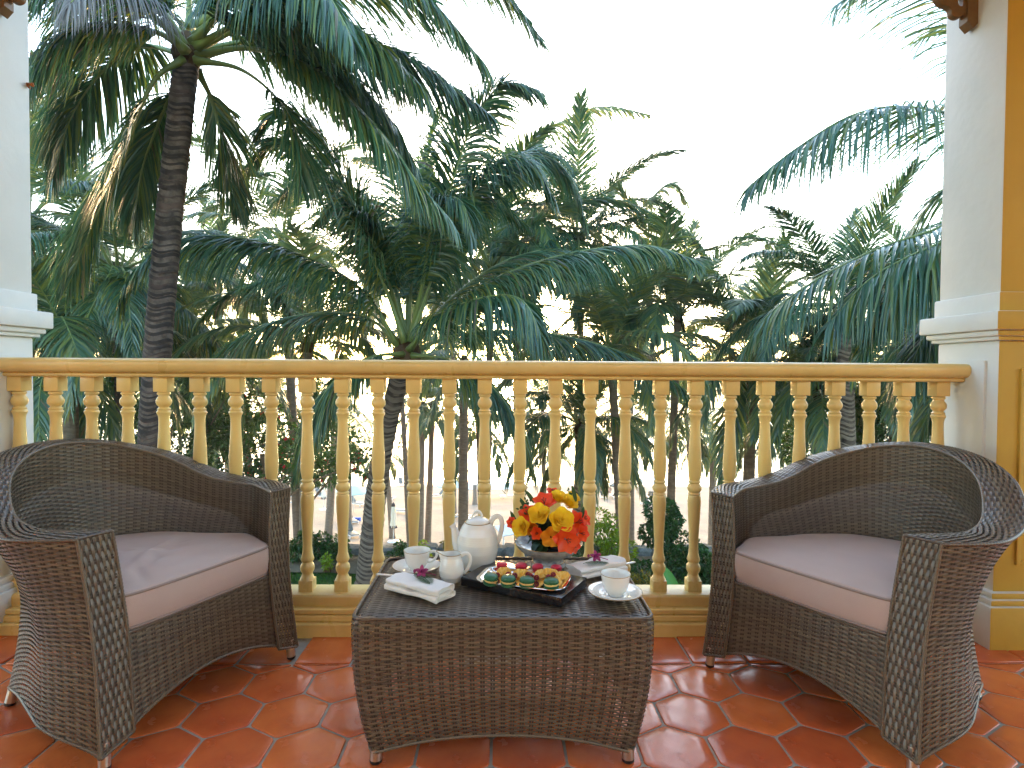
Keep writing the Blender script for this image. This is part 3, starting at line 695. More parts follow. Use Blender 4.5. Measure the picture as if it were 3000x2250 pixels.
def trunk_tube(mb, pts, r0, r1, rings=True, flare=0.35, seg=18, pitch=0.085, amp=0.05, seed=0):
    P = np.array(pts, float); L = np.linalg.norm(np.diff(P, axis=0), axis=1).sum()
    n = max(10, int(L/pitch*4)) if rings else 14
    C = resample(bez(P, 60) if len(P) in (3, 4) else P, n); z = np.linspace(0, L, n); rg = np.random.default_rng(seed)
    r = r0+(r1-r0)*z/L; r = r*(1+flare*np.exp(-z/0.45))
    T = np.gradient(C, axis=0); T /= np.linalg.norm(T, axis=1)[:,None]
    A = np.cross(T, [0,1.0,0]); A /= np.linalg.norm(A, axis=1)[:,None]; B = np.cross(T, A); a = np.linspace(0, 2*np.pi, seg, endpoint=False)
    R = np.repeat(r[:,None], seg, 1)
    if rings:
        ph = (np.arange(n) % 4)/4.0; sh = np.array([1.0, 0.55, 0.15, -0.4])[np.arange(n) % 4]
        wob = np.cumsum(rg.normal(0, 0.10, (n, seg)), 0)*0.05
        R = R*(1+amp*sh[:,None]*(0.6+0.6*rg.uniform(size=(n,1)))+0.012*rg.normal(size=(n, seg)))
    Pp = C[:,None,:]+R[...,None]*(A[:,None,:]*np.cos(a)[None,:,None]+B[:,None,:]*np.sin(a)[None,:,None])
    if rings: Pp[:,:,2] += (0.02*np.sin(a*2+1.3)+0.013*np.sin(a*3))[None,:]+smooth1(rg.normal(0, 0.05, n), 9)[:,None]
    k0 = mb.n; a_, b_ = Pp.shape[:2]; mb.grid(Pp, closev=True, flip=True)
    if rings:                                       # the sunken leaf scars are darker fibre
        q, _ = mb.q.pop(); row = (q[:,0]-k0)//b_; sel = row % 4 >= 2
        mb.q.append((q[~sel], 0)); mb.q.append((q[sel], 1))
    return C

# library of generic fronds (built pointing along +X, turned about Z): steepness class x variant
FLIB = {}
def lib_frond(cls, var, kind):
    key = (cls, var, kind)
    if key in FLIB: return FLIB[key]
    e0, droop, hang = {0:(80,28,0.12), 1:(66,62,0.30), 2:(48,84,0.48), 3:(28,92,0.62), 4:(6,82,0.8), 5:(-18,62,0.95), 6:(-48,36,1.1)}[cls]
    rg = np.random.default_rng(cls*17+var*5+3); n = 40; s = np.linspace(0, 1, n); L = 4.3*(0.92 if cls in (0, 6) else 1.0)
    el = np.radians(e0+rg.uniform(-6,6)-droop*s**1.35*rg.uniform(0.85,1.15)); yaw = np.cumsum(np.full(n, rg.normal(0, 0.008)))
    d = np.stack([np.cos(el)*np.cos(yaw), np.cos(el)*np.sin(yaw), np.sin(el)], 1); C = np.r_[[[0.10,0,0]], np.array([[0.10,0,0]])+np.cumsum(d*(L/n), 0)]
    b = MB(); near = kind == 'near'
    frond(b, C, 1.02, 160 if near else 90, 0.15, hang, 0.038 if near else 0.058, near, seed=cls*31+var, rad=0.034, seg=4 if near else 3)
    o = b.build('frond', [M['rachis'], M['leaf'] if near else M['leaf_far']]); me = o.data; bpy.data.objects.remove(o); FLIB[key] = me
    return me

def crown(t, ctr, nf, kind='far', scale=1.0, seed=0, lo=0, hi=6, az0=None, skip=None):
    rg = random.Random(seed); az = rg.uniform(0, 6.28) if az0 is None else az0
    for k in range(nf):
        cls = int(round(lo+(hi-lo)*(k/(nf-1))**0.85)); az += 2.39996+rg.uniform(-0.2, 0.2)
        if skip and skip(az % 6.2832, cls): continue
        o = link('frond', lib_frond(cls, rg.randrange(2), kind), t); o.location = tuple(float(c) for c in ctr); o.rotation_euler = (rg.uniform(-0.10,0.10), rg.uniform(-0.06,0.06), az)
        s = scale*rg.uniform(0.86, 1.10); o.scale = (s, s, s)
def crown_heart(t, ctr, r, seed=0):
    b = MB(); z = np.array([-0.5,-0.3,-0.1,0.1,0.3,0.5])*r*2.6; rr = np.array([0.75,0.95,1.05,0.95,0.7,0.3])*r
    b.lathe(np.c_[rr, z], 12, c=ctr); b.build('crown_heart', M['fibre'], t)

def palm(label, base, top, r0, r1, nf, kind='far', scale=1.0, seed=0, lo=0, hi=6, bend=None, dark=False, group='coconut palms beyond the balcony', skip=None, cat='palm tree', fl=0.35):
    base = np.array(base, float); top = np.array(top, float)
    t = thing('palm_tree', label, cat, base, 0, group)
    mid = (base+top)/2+np.array(bend if bend is not None else (0,0,0)); b = MB()
    trunk_tube(b, [base-np.array([0,0,0.15]), base*0.45+mid*0.55, mid*0.5+top*0.5+np.array([0,0,0]), top], r0, r1, kind == 'near', fl, 18 if kind == 'near' else 9, seed=seed)
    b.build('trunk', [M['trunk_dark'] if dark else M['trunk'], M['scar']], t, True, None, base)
    crown_heart(t, top-base, r1*1.25)
    crown(t, top-base+np.array([0,0,0.05]), nf, kind, scale, seed, lo, hi, skip=skip)
    return t

def hero_frond(t, base, pts, **kw):
    "pts: list of (px, py, Y) the rachis passes"
    mats = kw.pop('mats', None)
    P = np.array([at(*p) for p in pts]); d = np.r_[0, np.cumsum(np.linalg.norm(np.diff(P, axis=0), axis=1))]
    # smooth (Catmull-Rom) path
    Q = np.vstack([2*P[0]-P[1], P, 2*P[-1]-P[-2]]); C = []
    for i in range(1, len(Q)-2):
        for u in np.linspace(0, 1, 16, endpoint=False):
            a, b_, c, e = Q[i-1], Q[i], Q[i+1], Q[i+2]
            C.append(0.5*((2*b_)+(-a+c)*u+(2*a-5*b_+4*c-e)*u*u+(-a+3*b_-3*c+e)*u**3))
    C.append(P[-1]); b = MB(); frond(b, np.array(C), **kw)
    return b.build('frond', mats or [M['rachis'], M['leaf']], t, True, None, base)
K = 3000/2212.0                                      # photo measured on a 2212 px wide copy
def H(lst): return [(x*K, y*K, Y) for x, y, Y in lst]

# --- palm A: tall dark trunk on the left
YA = 7.5
A_top = at(548, 175, YA); A_base = at(415, 1520, YA-0.2); A_base[2] = LZ; A_base[0] += 0.05
pa = thing('palm_tree', 'tall coconut palm with a dark leaning trunk, crown cut by the frame top', 'palm tree', A_base, 0, 'coconut palms beyond the balcony')
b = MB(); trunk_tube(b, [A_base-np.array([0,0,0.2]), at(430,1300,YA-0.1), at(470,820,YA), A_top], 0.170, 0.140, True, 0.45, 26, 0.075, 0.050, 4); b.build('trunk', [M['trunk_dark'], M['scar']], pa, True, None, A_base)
crown_heart(pa, A_top-A_base+np.array([0,0,0.12]), 0.17)
N7 = dict(n=200, leaf=1.15, width=0.034, rad=0.045)
for i, (p, kw) in enumerate([
    ([(405,115,7.5),(340,70,7.3),(230,55,6.9),(130,85,6.6),(60,190,6.4)], dict(hang=0.9)),
    ([(400,100,7.4),(330,0,7.0),(220,-60,6.5),(110,-60,6.1),(20,30,5.9)], dict(hang=0.85)),
    ([(400,110,7.3),(330,30,6.7),(270,-40,6.1),(210,-60,5.5),(150,10,5.1)], dict(hang=1.1, mats=[M['rachis'], M['leaf_dry']], n=95, width=0.018, leaf=1.0)),
    ([(395,130,7.4),(340,165,7.2),(300,240,7.1),(262,340,7.0),(205,470,6.9),(150,610,6.9)], dict(hang=0.45, start=0.24)),
    ([(405,150,7.8),(372,200,8.1),(340,270,8.3),(305,370,8.4),(290,480,8.4)], dict(hang=0.8, start=0.2)),
    ([(425,150,7.8),(455,210,8.0),(472,270,8.1),(490,350,8.1),(510,440,8.1)], dict(hang=0.65, start=0.16)),
    ([(425,130,7.4),(520,150,7.3),(600,215,7.2),(645,300,7.1),(650,400,7.1)], dict(hang=0.5, start=0.45, n=60)),
    ([(430,120,7.4),(540,105,7.2),(680,150,7.0),(800,260,6.9),(900,390,6.8),(970,470,6.8)], dict(hang=0.9, start=0.25, leaf=1.2)),
    ([(430,100,7.4),(560,50,7.3),(720,65,7.3),(880,125,7.4),(980,190,7.5),(1060,250,7.6)], dict(hang=0.85, leaf=1.12)),
    ([(425,80,7.3),(560,-40,6.9),(730,-70,6.6),(900,-20,6.4),(1040,130,6.3)], dict(hang=0.7, leaf=1.15)),
    ([(425,60,7.6),(600,-120,7.6),(850,-140,7.5),(1040,-60,7.4),(1165,80,7.3)], dict(hang=0.55)),
    ([(420,90,7.2),(500,0,6.5),(590,-50,5.9),(690,-30,5.4),(760,80,5.1)], dict(hang=0.95)),
    ([(430,100,7.6),(520,60,7.9),(640,90,8.2),(760,200,8.5),(820,330,8.6)], dict(hang=0.8)),
    ([(420,80,7.8),(470,-60,8.3),(560,-120,8.7),(660,-60,9.0),(740,80,9.1)], dict(hang=0.8)),
    ([(400,90,7.9),(330,0,8.4),(240,-20,8.8),(160,60,9.1),(110,180,9.2)], dict(hang=0.8)),
    ([(410,60,7.5),(400,-100,7.5),(350,-220,7.4),(250,-280,7.2)], dict(hang=0.4)),
    ([(430,110,7.6),(560,90,7.7),(700,130,7.8),(820,230,7.9),(890,340,7.9)], dict(hang=1.0, leaf=1.3)),
    ([(425,100,7.2),(540,40,6.9),(680,30,6.7),(800,80,6.6),(905,180,6.6)], dict(hang=1.0, leaf=1.3)),
    ([(400,120,7.6),(300,100,7.9),(215,160,8.1),(150,260,8.2),(115,380,8.2)], dict(hang=0.85)),
    ]):
    k = dict(N7); k.update(kw); hero_frond(pa, A_base, H(p), seed=100+i, **k)

# --- palm B: short palm straight ahead, crown level with the handrail
YBm = 10.2
B_base = at(1078, 1722, 10.0); B_base[2] = LZ; B_top = at(1192, 1030, YBm)
pb = thing('palm_tree', 'short coconut palm straight ahead, crown just above the middle of the handrail', 'palm tree', B_base, 0, 'coconut palms beyond the balcony')
b = MB(); trunk_tube(b, [B_base-np.array([0,0,0.2]), at(1088,1500,10.0), at(1120,1250,10.1), B_top+np.array([0,0,-0.1])], 0.185, 0.155, True, 0.30, 24, 0.075, 0.040, 8); b.build('trunk', [M['trunk'], M['scar']], pb, True, None, B_base)
crown_heart(pb, B_top-B_base, 0.24)
NB = dict(n=200, leaf=1.15, width=0.037, rad=0.046)
for i, (p, kw) in enumerate([
    ([(862,750,10.1),(780,625,9.8),(650,550,9.4),(500,512,9.0),(380,520,8.8),(290,585,8.6),(258,660,8.6)], dict(hang=1.0, start=0.14, leaf=1.15)),
    ([(868,755,10.3),(800,690,10.4),(700,675,10.5),(580,700,10.6),(470,765,10.6),(420,840,10.6)], dict(hang=0.95)),
    ([(872,740,10.1),(835,600,9.9),(770,450,9.6),(690,310,9.4),(620,240,9.2),(560,275,9.1)], dict(hang=0.6, start=0.2, leaf=1.35, width=0.042)),
    ([(878,740,10.6),(850,600,11.0),(800,470,11.5),(740,390,12.0),(660,380,12.3),(600,430,12.4)], dict(hang=0.75, leaf=1.35, width=0.042)),
    ([(874,740,9.9),(820,590,9.7),(750,450,9.6),(670,340,9.6),(600,300,9.6),(540,350,9.6)], dict(hang=0.8, start=0.22, leaf=1.35, width=0.042)),
    ([(886,738,9.9),(940,580,9.8),(1000,450,9.7),(1070,360,9.6),(1140,350,9.5),(1190,420,9.5)], dict(hang=0.85, start=0.22, leaf=1.3, width=0.042)),
    ([(882,740,10.3),(890,600,10.4),(905,460,10.5),(925,330,10.6),(945,250,10.6)], dict(hang=0.15, start=0.30, leaf=0.75, mats=[M['rachis'], M['leaf_young']])),
    ([(886,735,10.2),(930,560,10.0),(975,400,9.8),(1020,270,9.6),(1080,185,9.4),(1150,190,9.3)], dict(hang=0.75, start=0.24, leaf=1.35, width=0.042)),
    ([(888,735,10.4),(960,550,10.7),(1060,400,11.0),(1150,330,11.2),(1225,380,11.3),(1260,470,11.3)], dict(hang=0.8, start=0.18, leaf=1.4, width=0.042)),
    ([(895,745,10.3),(980,655,10.2),(1120,580,10.1),(1270,540,10.0),(1400,530,9.9),(1500,560,9.8)], dict(hang=0.95, start=0.14, leaf=1.12)),
    ([(885,755,10.0),(940,690,9.4),(1020,650,8.8),(1110,640,8.3),(1155,690,8.0),(1185,790,7.9)], dict(hang=1.0, start=0.16, leaf=1.12)),
    ([(895,760,10.3),(980,725,10.5),(1110,715,10.7),(1260,735,10.9),(1400,785,11.0),(1490,850,11.0)], dict(hang=0.95)),
    ([(890,750,10.6),(980,640,11.2),(1100,560,11.8),(1220,540,12.2),(1330,590,12.5)], dict(hang=0.85)),
    ([(880,735,10.8),(880,560,11.4),(870,430,12.0),(830,350,12.5),(770,340,12.9)], dict(hang=0.6)),
    ([(884,735,10.9),(930,570,11.6),(990,470,12.2),(1060,440,12.6),(1130,480,12.9)], dict(hang=0.6)),
    ([(870,765,10.0),(810,770,9.6),(735,810,9.3),(680,890,9.1),(650,1000,9.1)], dict(hang=0.9)),
    ([(892,768,10.0),(960,775,9.7),(1040,815,9.5),(1110,900,9.4),(1150,1010,9.4)], dict(hang=0.95)),
    ([(876,770,10.4),(800,790,10.8),(720,850,11.0),(670,930,11.1),(640,1020,11.1)], dict(hang=0.9)),
    ([(890,770,10.5),(980,790,10.9),(1070,850,11.2),(1120,930,11.3)], dict(hang=0.9)),
    ([(868,745,10.7),(760,640,11.3),(640,600,11.8),(520,620,12.2),(430,690,12.4)], dict(hang=0.9)),
    ([(885,735,10.0),(915,600,9.6),(930,500,9.2),(960,430,8.9),(1000,440,8.6),(1020,520,8.5)], dict(hang=0.9, start=0.3, leaf=0.85)),
    ([(874,730,10.1),(830,570,9.8),(790,480,9.6),(740,440,9.4),(690,470,9.3)], dict(hang=0.9, start=0.3, leaf=0.85)),
    ]):
    k = dict(NB); k.update(kw); hero_frond(pb, B_base, H(p), seed=200+i, **k)

# --- palm C: stands outside the frame on the right, its fronds reach in beside the column
C_top = at(3080, 560, 7.0); C_base = C_top+np.array([0.4,0.3,0]); C_base[2] = LZ
pc = thing('palm_tree', 'coconut palm hidden behind the right column, its fronds reaching into view', 'palm tree', C_base, 0, 'coconut palms beyond the balcony')
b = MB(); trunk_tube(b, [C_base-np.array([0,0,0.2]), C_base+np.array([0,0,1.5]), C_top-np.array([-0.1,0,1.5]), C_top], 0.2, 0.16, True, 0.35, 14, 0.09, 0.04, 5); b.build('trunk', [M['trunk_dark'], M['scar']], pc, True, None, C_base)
crown_heart(pc, C_top-C_base, 0.24)
for i, (p, kw) in enumerate([
    ([(2250,380,7.0),(2120,275,6.8),(1980,232,6.6),(1850,245,6.4),(1720,320,6.2),(1620,400,6.1)], dict(hang=1.0, n=140, leaf=1.3, width=0.030)),
    ([(2250,400,7.2),(2150,420,7.2),(2030,490,7.1),(1900,535,7.0),(1770,600,6.9),(1660,680,6.8),(1600,770,6.8)], dict(hang=0.85, n=100, leaf=1.15)),
    ([(2260,430,7.1),(2130,500,6.8),(2000,590,6.6),(1900,690,6.4),(1840,800,6.3)], dict(hang=0.75, leaf=0.9)),
    ([(2260,330,7.0),(2150,60,6.8),(2030,-35,6.6),(1910,-45,6.5),(1805,10,6.4)], dict(hang=0.8, n=70, leaf=1.45, width=0.024)),
    ([(2250,420,7.4),(2170,560,7.6),(2080,720,7.7),(2010,880,7.7),(1960,1020,7.7)], dict(hang=0.85)),
    ([(2240,330,7.2),(2150,150,7.5),(2050,60,7.8),(1990,80,8.0)], dict(hang=0.75, n=60, leaf=1.0, width=0.022)),
    ([(2250,420,7.6),(2140,380,8.0),(2030,420,8.4),(1960,520,8.6),(1930,640,8.7)], dict(hang=0.8, n=70)),
    ([(2250,420,6.8),(2190,620,6.6),(2120,800,6.5),(2070,950,6.5)], dict(hang=0.8)),
    ([(2260,420,6.9),(2150,465,6.8),(2050,515,6.7),(1950,560,6.6),(1870,610,6.5),(1790,700,6.4)], dict(hang=1.0, leaf=1.35, n=150)),
    ([(2250,450,7.3),(2160,530,7.2),(2070,630,7.1),(1990,740,7.0),(1950,860,7.0)], dict(hang=0.95, leaf=1.2, n=150)),
    ([(2280,380,7.0),(2400,250,6.8),(2550,250,6.5),(2650,350,6.4)], dict(hang=0.7)),
    ]):
    k = dict(n=130, leaf=1.0, width=0.036); k.update(kw); hero_frond(pc, C_base, H(p), seed=300+i, **k)

# --- other palms, each with its own trunk and crown
def gp(px, py, Y, bx, label, nf=22, r=0.16, scale=1.0, seed=0, lo=0, hi=6, kind='far', dark=False, base_z=None, skip=None, bend=None):
    top = at(px, py, Y); bz = (LZ if Y < 11.3 else float(beach_z(Y))) if base_z is None else base_z
    bb = at(bx, py+200, Y); base = np.array([bb[0], Y+0.0, bz])
    return palm(label, base, top, r*1.15, r*0.85, nf, kind, scale, seed, lo, hi, bend=bend, dark=dark, skip=skip)
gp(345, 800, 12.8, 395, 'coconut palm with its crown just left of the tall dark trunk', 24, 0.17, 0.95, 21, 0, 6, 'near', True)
gp(80, 640, 15.0, 60, 'coconut palm beside the left column, only its right fronds showing', 22, 0.16, 1.0, 22)
gp(1690, 700, 16.0, 1743, 'tall palm with an upright spear of young fronds, right of the middle palm', 26, 0.11, 0.86, 23, 0, 6, 'near')
gp(1985, 930, 15.5, 1957, 'palm with a low crown in the gap left of the right-hand fronds', 20, 0.11, 0.85, 24, 0, 4)
gp(2470, 905, 11.2, 2500, 'palm with stiff upright fronds against the sky beside the right column', 18, 0.16, 0.66, 25, 0, 5, 'near')
gp(830, 700, 20.0, 887, 'hazy palm between the tall dark trunk and the middle palm', 22, 0.16, 1.05, 26)
gp(1440, 790, 15.0, 1420, 'palm half hidden behind the right fronds of the middle palm', 20, 0.10, 0.95, 27, 0, 5)
p28 = gp(1510, 650, 17.0, 1528, 'palm whose long upper frond arcs against the white sky right of the middle palm', 16, 0.11, 0.8, 28, 2, 6)
for i, (pts, kw) in enumerate([([(1510,640,17.0),(1554,430,17.0),(1670,346,16.9),(1771,312,16.8),(1900,335,16.7)], dict(hang=0.85)),([(1720,780,16.5),(1850,640,16.4),(1960,540,16.3),(2010,590,16.3)], dict(hang=0.7)),([(1700,770,16.8),(1800,560,16.9),(1870,490,17.0)], dict(hang=0.35))]):
    hero_frond(p28, np.array(p28.location), pts, n=90, leaf=1.0, width=0.05, start=0.22, seed=400+i, mats=[M['rachis'], M['leaf_far']], **kw)
gp(560, 980, 17.0, 636, 'palm with a slim grey trunk behind the left armchair', 22, 0.15, 0.9, 29)
gp(1700, 1250, 15.0, 1664, 'small palm with a leaning trunk behind the flowers', 26, 0.15, 0.62, 31, 0, 6, 'near', bend=(0.2,0,0))
gp(2205, 1060, 14.5, 2185, 'palm with a slim grey ringed trunk left of the right armchair', 20, 0.15, 0.80, 32)
gp(1790, 1030, 14.0, 1853, 'palm whose crown hides behind the handrail right of the middle', 18, 0.11, 0.85, 33, 0, 4)
gp(2620, 1060, 12.5, 2660, 'palm behind the handrail beside the right column', 20, 0.15, 0.8, 34)
gp(1360, 1060, 22.0, 1358, 'palm with a straight grey trunk showing behind the teapot', 18, 0.19, 0.8, 35, base_z=-8.6)
gp(210, 1010, 12.2, 190, 'bushy palm behind the back of the left armchair', 22, 0.15, 0.85, 36, 1, 6)
gp(900, 1010, 13.5, 887, 'palm with hanging fronds left of the middle trunk', 18, 0.14, 0.75, 37, 1, 4)
gp(2400, 1150, 13.0, 2420, 'young palm low behind the right armchair', 18, 0.13, 0.6, 38, 0, 5)
gp(700, 1120, 21.0, 780, 'distant palm between the left balusters', 18, 0.15, 0.8, 39)
for i, (cx, cy, Y, bx, foot, r, sc, lab) in enumerate([
    (1238,1190,33.0,1228,1590,0.20,0.75,'slender beach palm, left one of a close pair of dark trunks'),
    (1268,1185,33.6,1252,1588,0.17,0.70,'slender beach palm, right one of a close pair of dark trunks'),
    (1020,1290,40.0,1020,1540,0.22,0.70,'small beach palm beside the open pale parasol'),
    (985,1200,36.0,960,1585,0.22,0.75,'beach palm with a bare curved trunk rising from the sand'),
    (1620,1330,60.0,1622,1460,0.2,0.7,'far small palm near the waterline'),
    (1330,1390,48.0,1330,1490,0.2,0.5,'small young palm on the sand behind the parasols'),
    (2090,1290,30.0,2085,1560,0.18,0.65,'feathery beach palm left of the right armchair'),
    (1130,1330,38.0,1150,1545,0.16,0.6,'loose young palm on the sand right of the middle trunk'),
    (620,1230,30.0,640,1560,0.2,0.7,'beach palm low behind the left armchair'),
    ]):
    base = at(bx, foot, Y); base[2] = float(beach_z(Y)); palm(lab, base, at(cx, cy, Y), r*1.15, r*0.9, 16, 'far', sc, 60+i, 0, 6, group='palms standing on the beach')
for i, (cx, cy, Y, bx, foot, sc, lab) in enumerate([
    (1400,1230,26.0,1415,1600,0.72,'young palm low on the sand behind the teapot, under the handrail'),
    (1590,1200,30.0,1600,1590,0.85,'young palm on the sand left of the leaning small palm'),
    (1850,1230,24.0,1853,1620,0.70,'young palm on the sand above the dark green bush'),
    (2010,1220,28.0,2050,1600,0.80,'young palm on the sand beside the slim ringed trunk'),
    (2330,1230,20.0,2340,1620,0.62,'young palm right of the slim ringed trunk'),
    (790,1190,24.0,770,1600,0.72,'young palm right of the left armchair arm'),
    ]):
    base = at(bx, foot, Y); base[2] = float(beach_z(Y)); palm(lab, base, at(cx, cy, Y), 0.12, 0.10, 18, 'far', sc, 160+i, 0, 6, group='palms standing on the beach', fl=0.2)
# far line of palms beyond the left and right ends of the rail
for i, (cx, cy, Y, bx, lab) in enumerate([(160,900,26,150,'distant palm at the left end of the grove, beside the left column'),(480,830,27,460,'distant palm left of the tall dark trunk'),
    (640,800,30,676,'distant palm right of the tall dark trunk'),(1160,800,28,1206,'distant palm straight behind the middle palm'),(1330,960,30,1313,'distant palm behind the right fronds of the middle palm'),(1850,960,30,1853,'distant palm under the gap of open sky'),
    (2230,960,26,2270,'distant palm left of the stiff upright fronds'),(2700,930,18,2720,'distant palm at the right end of the grove, beside the right column'),(420,1100,26,430,'distant low palm behind the left armchair back')]):
    top = at(cx, cy, Y); bb = at(bx, cy+250, Y); base = np.array([bb[0], Y, float(beach_z(Y))])
    palm(lab, base, top, 0.13, 0.10, 16, 'far', 1.0, 90+i, 0, 6, group='palms in the distant grove')

# ------------------------------------------------------------------ tea things on the table
TZ = TH + 0.003
def zm(x, y, z): return atz(1080+x/2.633, 1420+y/2.633, z)
def torus_ring(b, r, z, rad, mi=0, seg=36, c=(0,0)):
    a = np.linspace(0, 2*np.pi, seg+1); b.tube(np.stack([c[0]+r*np.cos(a), c[1]+r*np.sin(a), np.full(seg+1, z)], 1), rad, 6, mi, cap=False)
def saucer(label, loc, r):
    t = thing('saucer', label, 'saucer', loc, 0, 'saucers')
    pr = [(0.0,0.003),(0.024,0.003),(0.027,0.0),(0.030,0.0),(0.032,0.004),(r*0.62,0.009),(r*0.97,0.0185),(r,0.0205),(r*0.995,0.0222),(r*0.93,0.0205),(r*0.90,0.0212),(r*0.80,0.0165),(r*0.76,0.0170),(r*0.66,0.0128),(r*0.62,0.0132),(r*0.5,0.009),(0.030,0.0062),(0.027,0.008),(0.024,0.0062),(0.0,0.006)]
    b = MB(); b.lathe(pr, 56); b.build('plate', M['porcelain'], t, True, 50)
    b = MB(); torus_ring(b, r*0.998, 0.0213, 0.0011, seg=56); b.build('gilt_line', M['gold'], t)
    return t
def cup(label, loc, rz, s=1.0):
    t = thing('teacup', label, 'cup', loc, rz, 'teacups'); t.scale = (s,)*3
    pr = [(0.0,0.004),(0.017,0.004),(0.019,0.0),(0.0215,0.0),(0.022,0.004),(0.028,0.010),(0.0355,0.022),(0.0395,0.036),(0.0415,0.050),(0.0432,0.0635),(0.0428,0.0645),(0.0417,0.0637),(0.0398,0.050),(0.0375,0.036),(0.033,0.022),(0.024,0.010),(0.0,0.0075)]
    b = MB(); b.lathe(pr, 44); b.build('bowl', M['porcelain'], t, True, 60)
    b = MB(); torus_ring(b, 0.0432, 0.0630, 0.0009, seg=44); b.build('gilt_line', M['gold'], t)
    b = MB(); b.tube(bez([(0.0405,0,0.053),(0.078,0,0.070),(0.070,0,0.018),(0.0345,0,0.022)], 20), np.linspace(0.0040,0.0032,20), 10, sq=(1.25,0.75), up=(0,1,0)); b.build('handle', M['porcelain'], t)
    return t
pL = zm(370,640,TZ+0.012); saucer('white saucer under the teacup at the back left of the table', (pL[0],pL[1],TZ), 0.079)
cup('white teacup with thin gilt rim at the back left, beside the creamer', (pL[0]+0.001,pL[1]+0.002,TZ+0.0068), math.radians(12), 1.0)
pR = zm(1900,838,TZ+0.012); saucer('white saucer under the teacup at the front right of the table', (pR[0],pR[1],TZ), 0.079)
cup('white teacup with grey rim at the front right, its handle turned away', (pR[0]+0.002,pR[1]+0.004,TZ+0.0068), math.radians(75), 1.0)

def ridged(pr, amp, pitch):
    P = resample(pr, 70); return [(r+amp*math.sin(z/pitch*6.283)*(1 if r > 0.02 else 0), z) for r, z in P]
q = zm(845,640,TZ)
tp = thing('teapot', 'tall white ridged teapot with gilt rim and lid, behind the creamer', 'teapot', (q[0]-0.002,q[1],TZ), math.radians(-6))
out = [(0.040,0.0),(0.049,0.004),(0.061,0.030),(0.068,0.060),(0.069,0.088),(0.064,0.118),(0.053,0.142),(0.0435,0.154)]
b = MB(); b.lathe([(0.0,0.002)]+ridged(out, 0.00018, 0.0072)+[(0.0405,0.155),(0.038,0.150)], 52); b.build('body', M['porcelain'], tp, True, 60)
b = MB(); torus_ring(b, 0.0425, 0.1545, 0.0016, seg=44); b.build('gilt_line', M['gold'], tp)
lid = MB(); lid.lathe([(0.0400,0.1545),(0.0405,0.157),(0.034,0.164),(0.022,0.170),(0.010,0.1735),(0.0,0.174)], 40); lo = lid.build('lid', M['porcelain'], tp)
b = MB(); b.tube(bez([(-0.017,0,0.171),(-0.010,0,0.198),(0.010,0,0.196),(0.016,0,0.170)], 14), np.r_[np.linspace(0.003,0.0062,7),np.linspace(0.0062,0.003,7)], 10, up=(0,1,0)); b.build('knob', M['porcelain'], lo)
b = MB(); sp = bez([(-0.048,0,0.055),(-0.082,0,0.075),(-0.068,0,0.120),(-0.088,0,0.143)], 22); rr = np.interp(np.linspace(0,1,22), [0,0.5,0.9,1], [0.024,0.0155,0.0105,0.0118])
b.tube(sp, rr, 16, up=(0,1,0), cap=False); b.tube(sp[::-1], rr[::-1]*0.72, 12, up=(0,1,0), cap=False); b.build('spout', M['porcelain'], tp)
b = MB(); b.tube(bez([(0.042,0,0.148),(0.055,0,0.200),(0.108,0,0.185),(0.066,0,0.085),(0.058,0,0.078)][:4], 26), np.linspace(0.0062,0.0050,26), 12, sq=(1.5,0.62), up=(0,1,0)); b.build('handle', M['porcelain'], tp)

q = zm(640,745,TZ)
cr = thing('creamer', 'small white cream jug with gilt rim, in front of the teapot', 'creamer', (q[0],q[1],TZ), math.radians(-8))
pr = ridged([(0.024,0.0),(0.029,0.003),(0.0375,0.020),(0.0395,0.038),(0.036,0.060),(0.0305,0.078),(0.0305,0.088)], 0.00014, 0.0065)
b = MB(); a = np.linspace(0, 2*np.pi, 44, endpoint=False); P = np.array([(0.0,0.002)]+pr+[(0.0285,0.088),(0.028,0.076),(0.033,0.058),(0.036,0.036),(0.0,0.008)])
X = P[:,0][:,None]*np.cos(a); Y = P[:,0][:,None]*np.sin(a); Zz = np.repeat(P[:,1][:,None], 44, 1)
lip = np.clip((Zz-0.060)/0.028, 0, 1)**1.4*np.exp(-((a-np.pi)/0.42)**2)[None,:]; X = X-0.020*lip; Zz = Zz+0.006*lip; Y = Y*(1-0.35*lip)
b.grid(np.stack([X, Y, Zz], -1), closev=True, flip=True); b.build('jug', M['porcelain'], cr, True, 60)
b = MB(); k = 1+len(pr)-1; b.tube(np.c_[X[k], Y[k], Zz[k]+0.0003][np.r_[0:44,0]], 0.0010, 6, cap=False); b.build('gilt_line', M['gold'], cr)
b = MB(); b.tube(bez([(0.030,0,0.082),(0.052,0,0.108),(0.080,0,0.070),(0.038,0,0.026)], 22), np.linspace(0.0048,0.0038,22), 10, sq=(1.35,0.7), up=(0,1,0)); b.build('handle', M['porcelain'], cr)

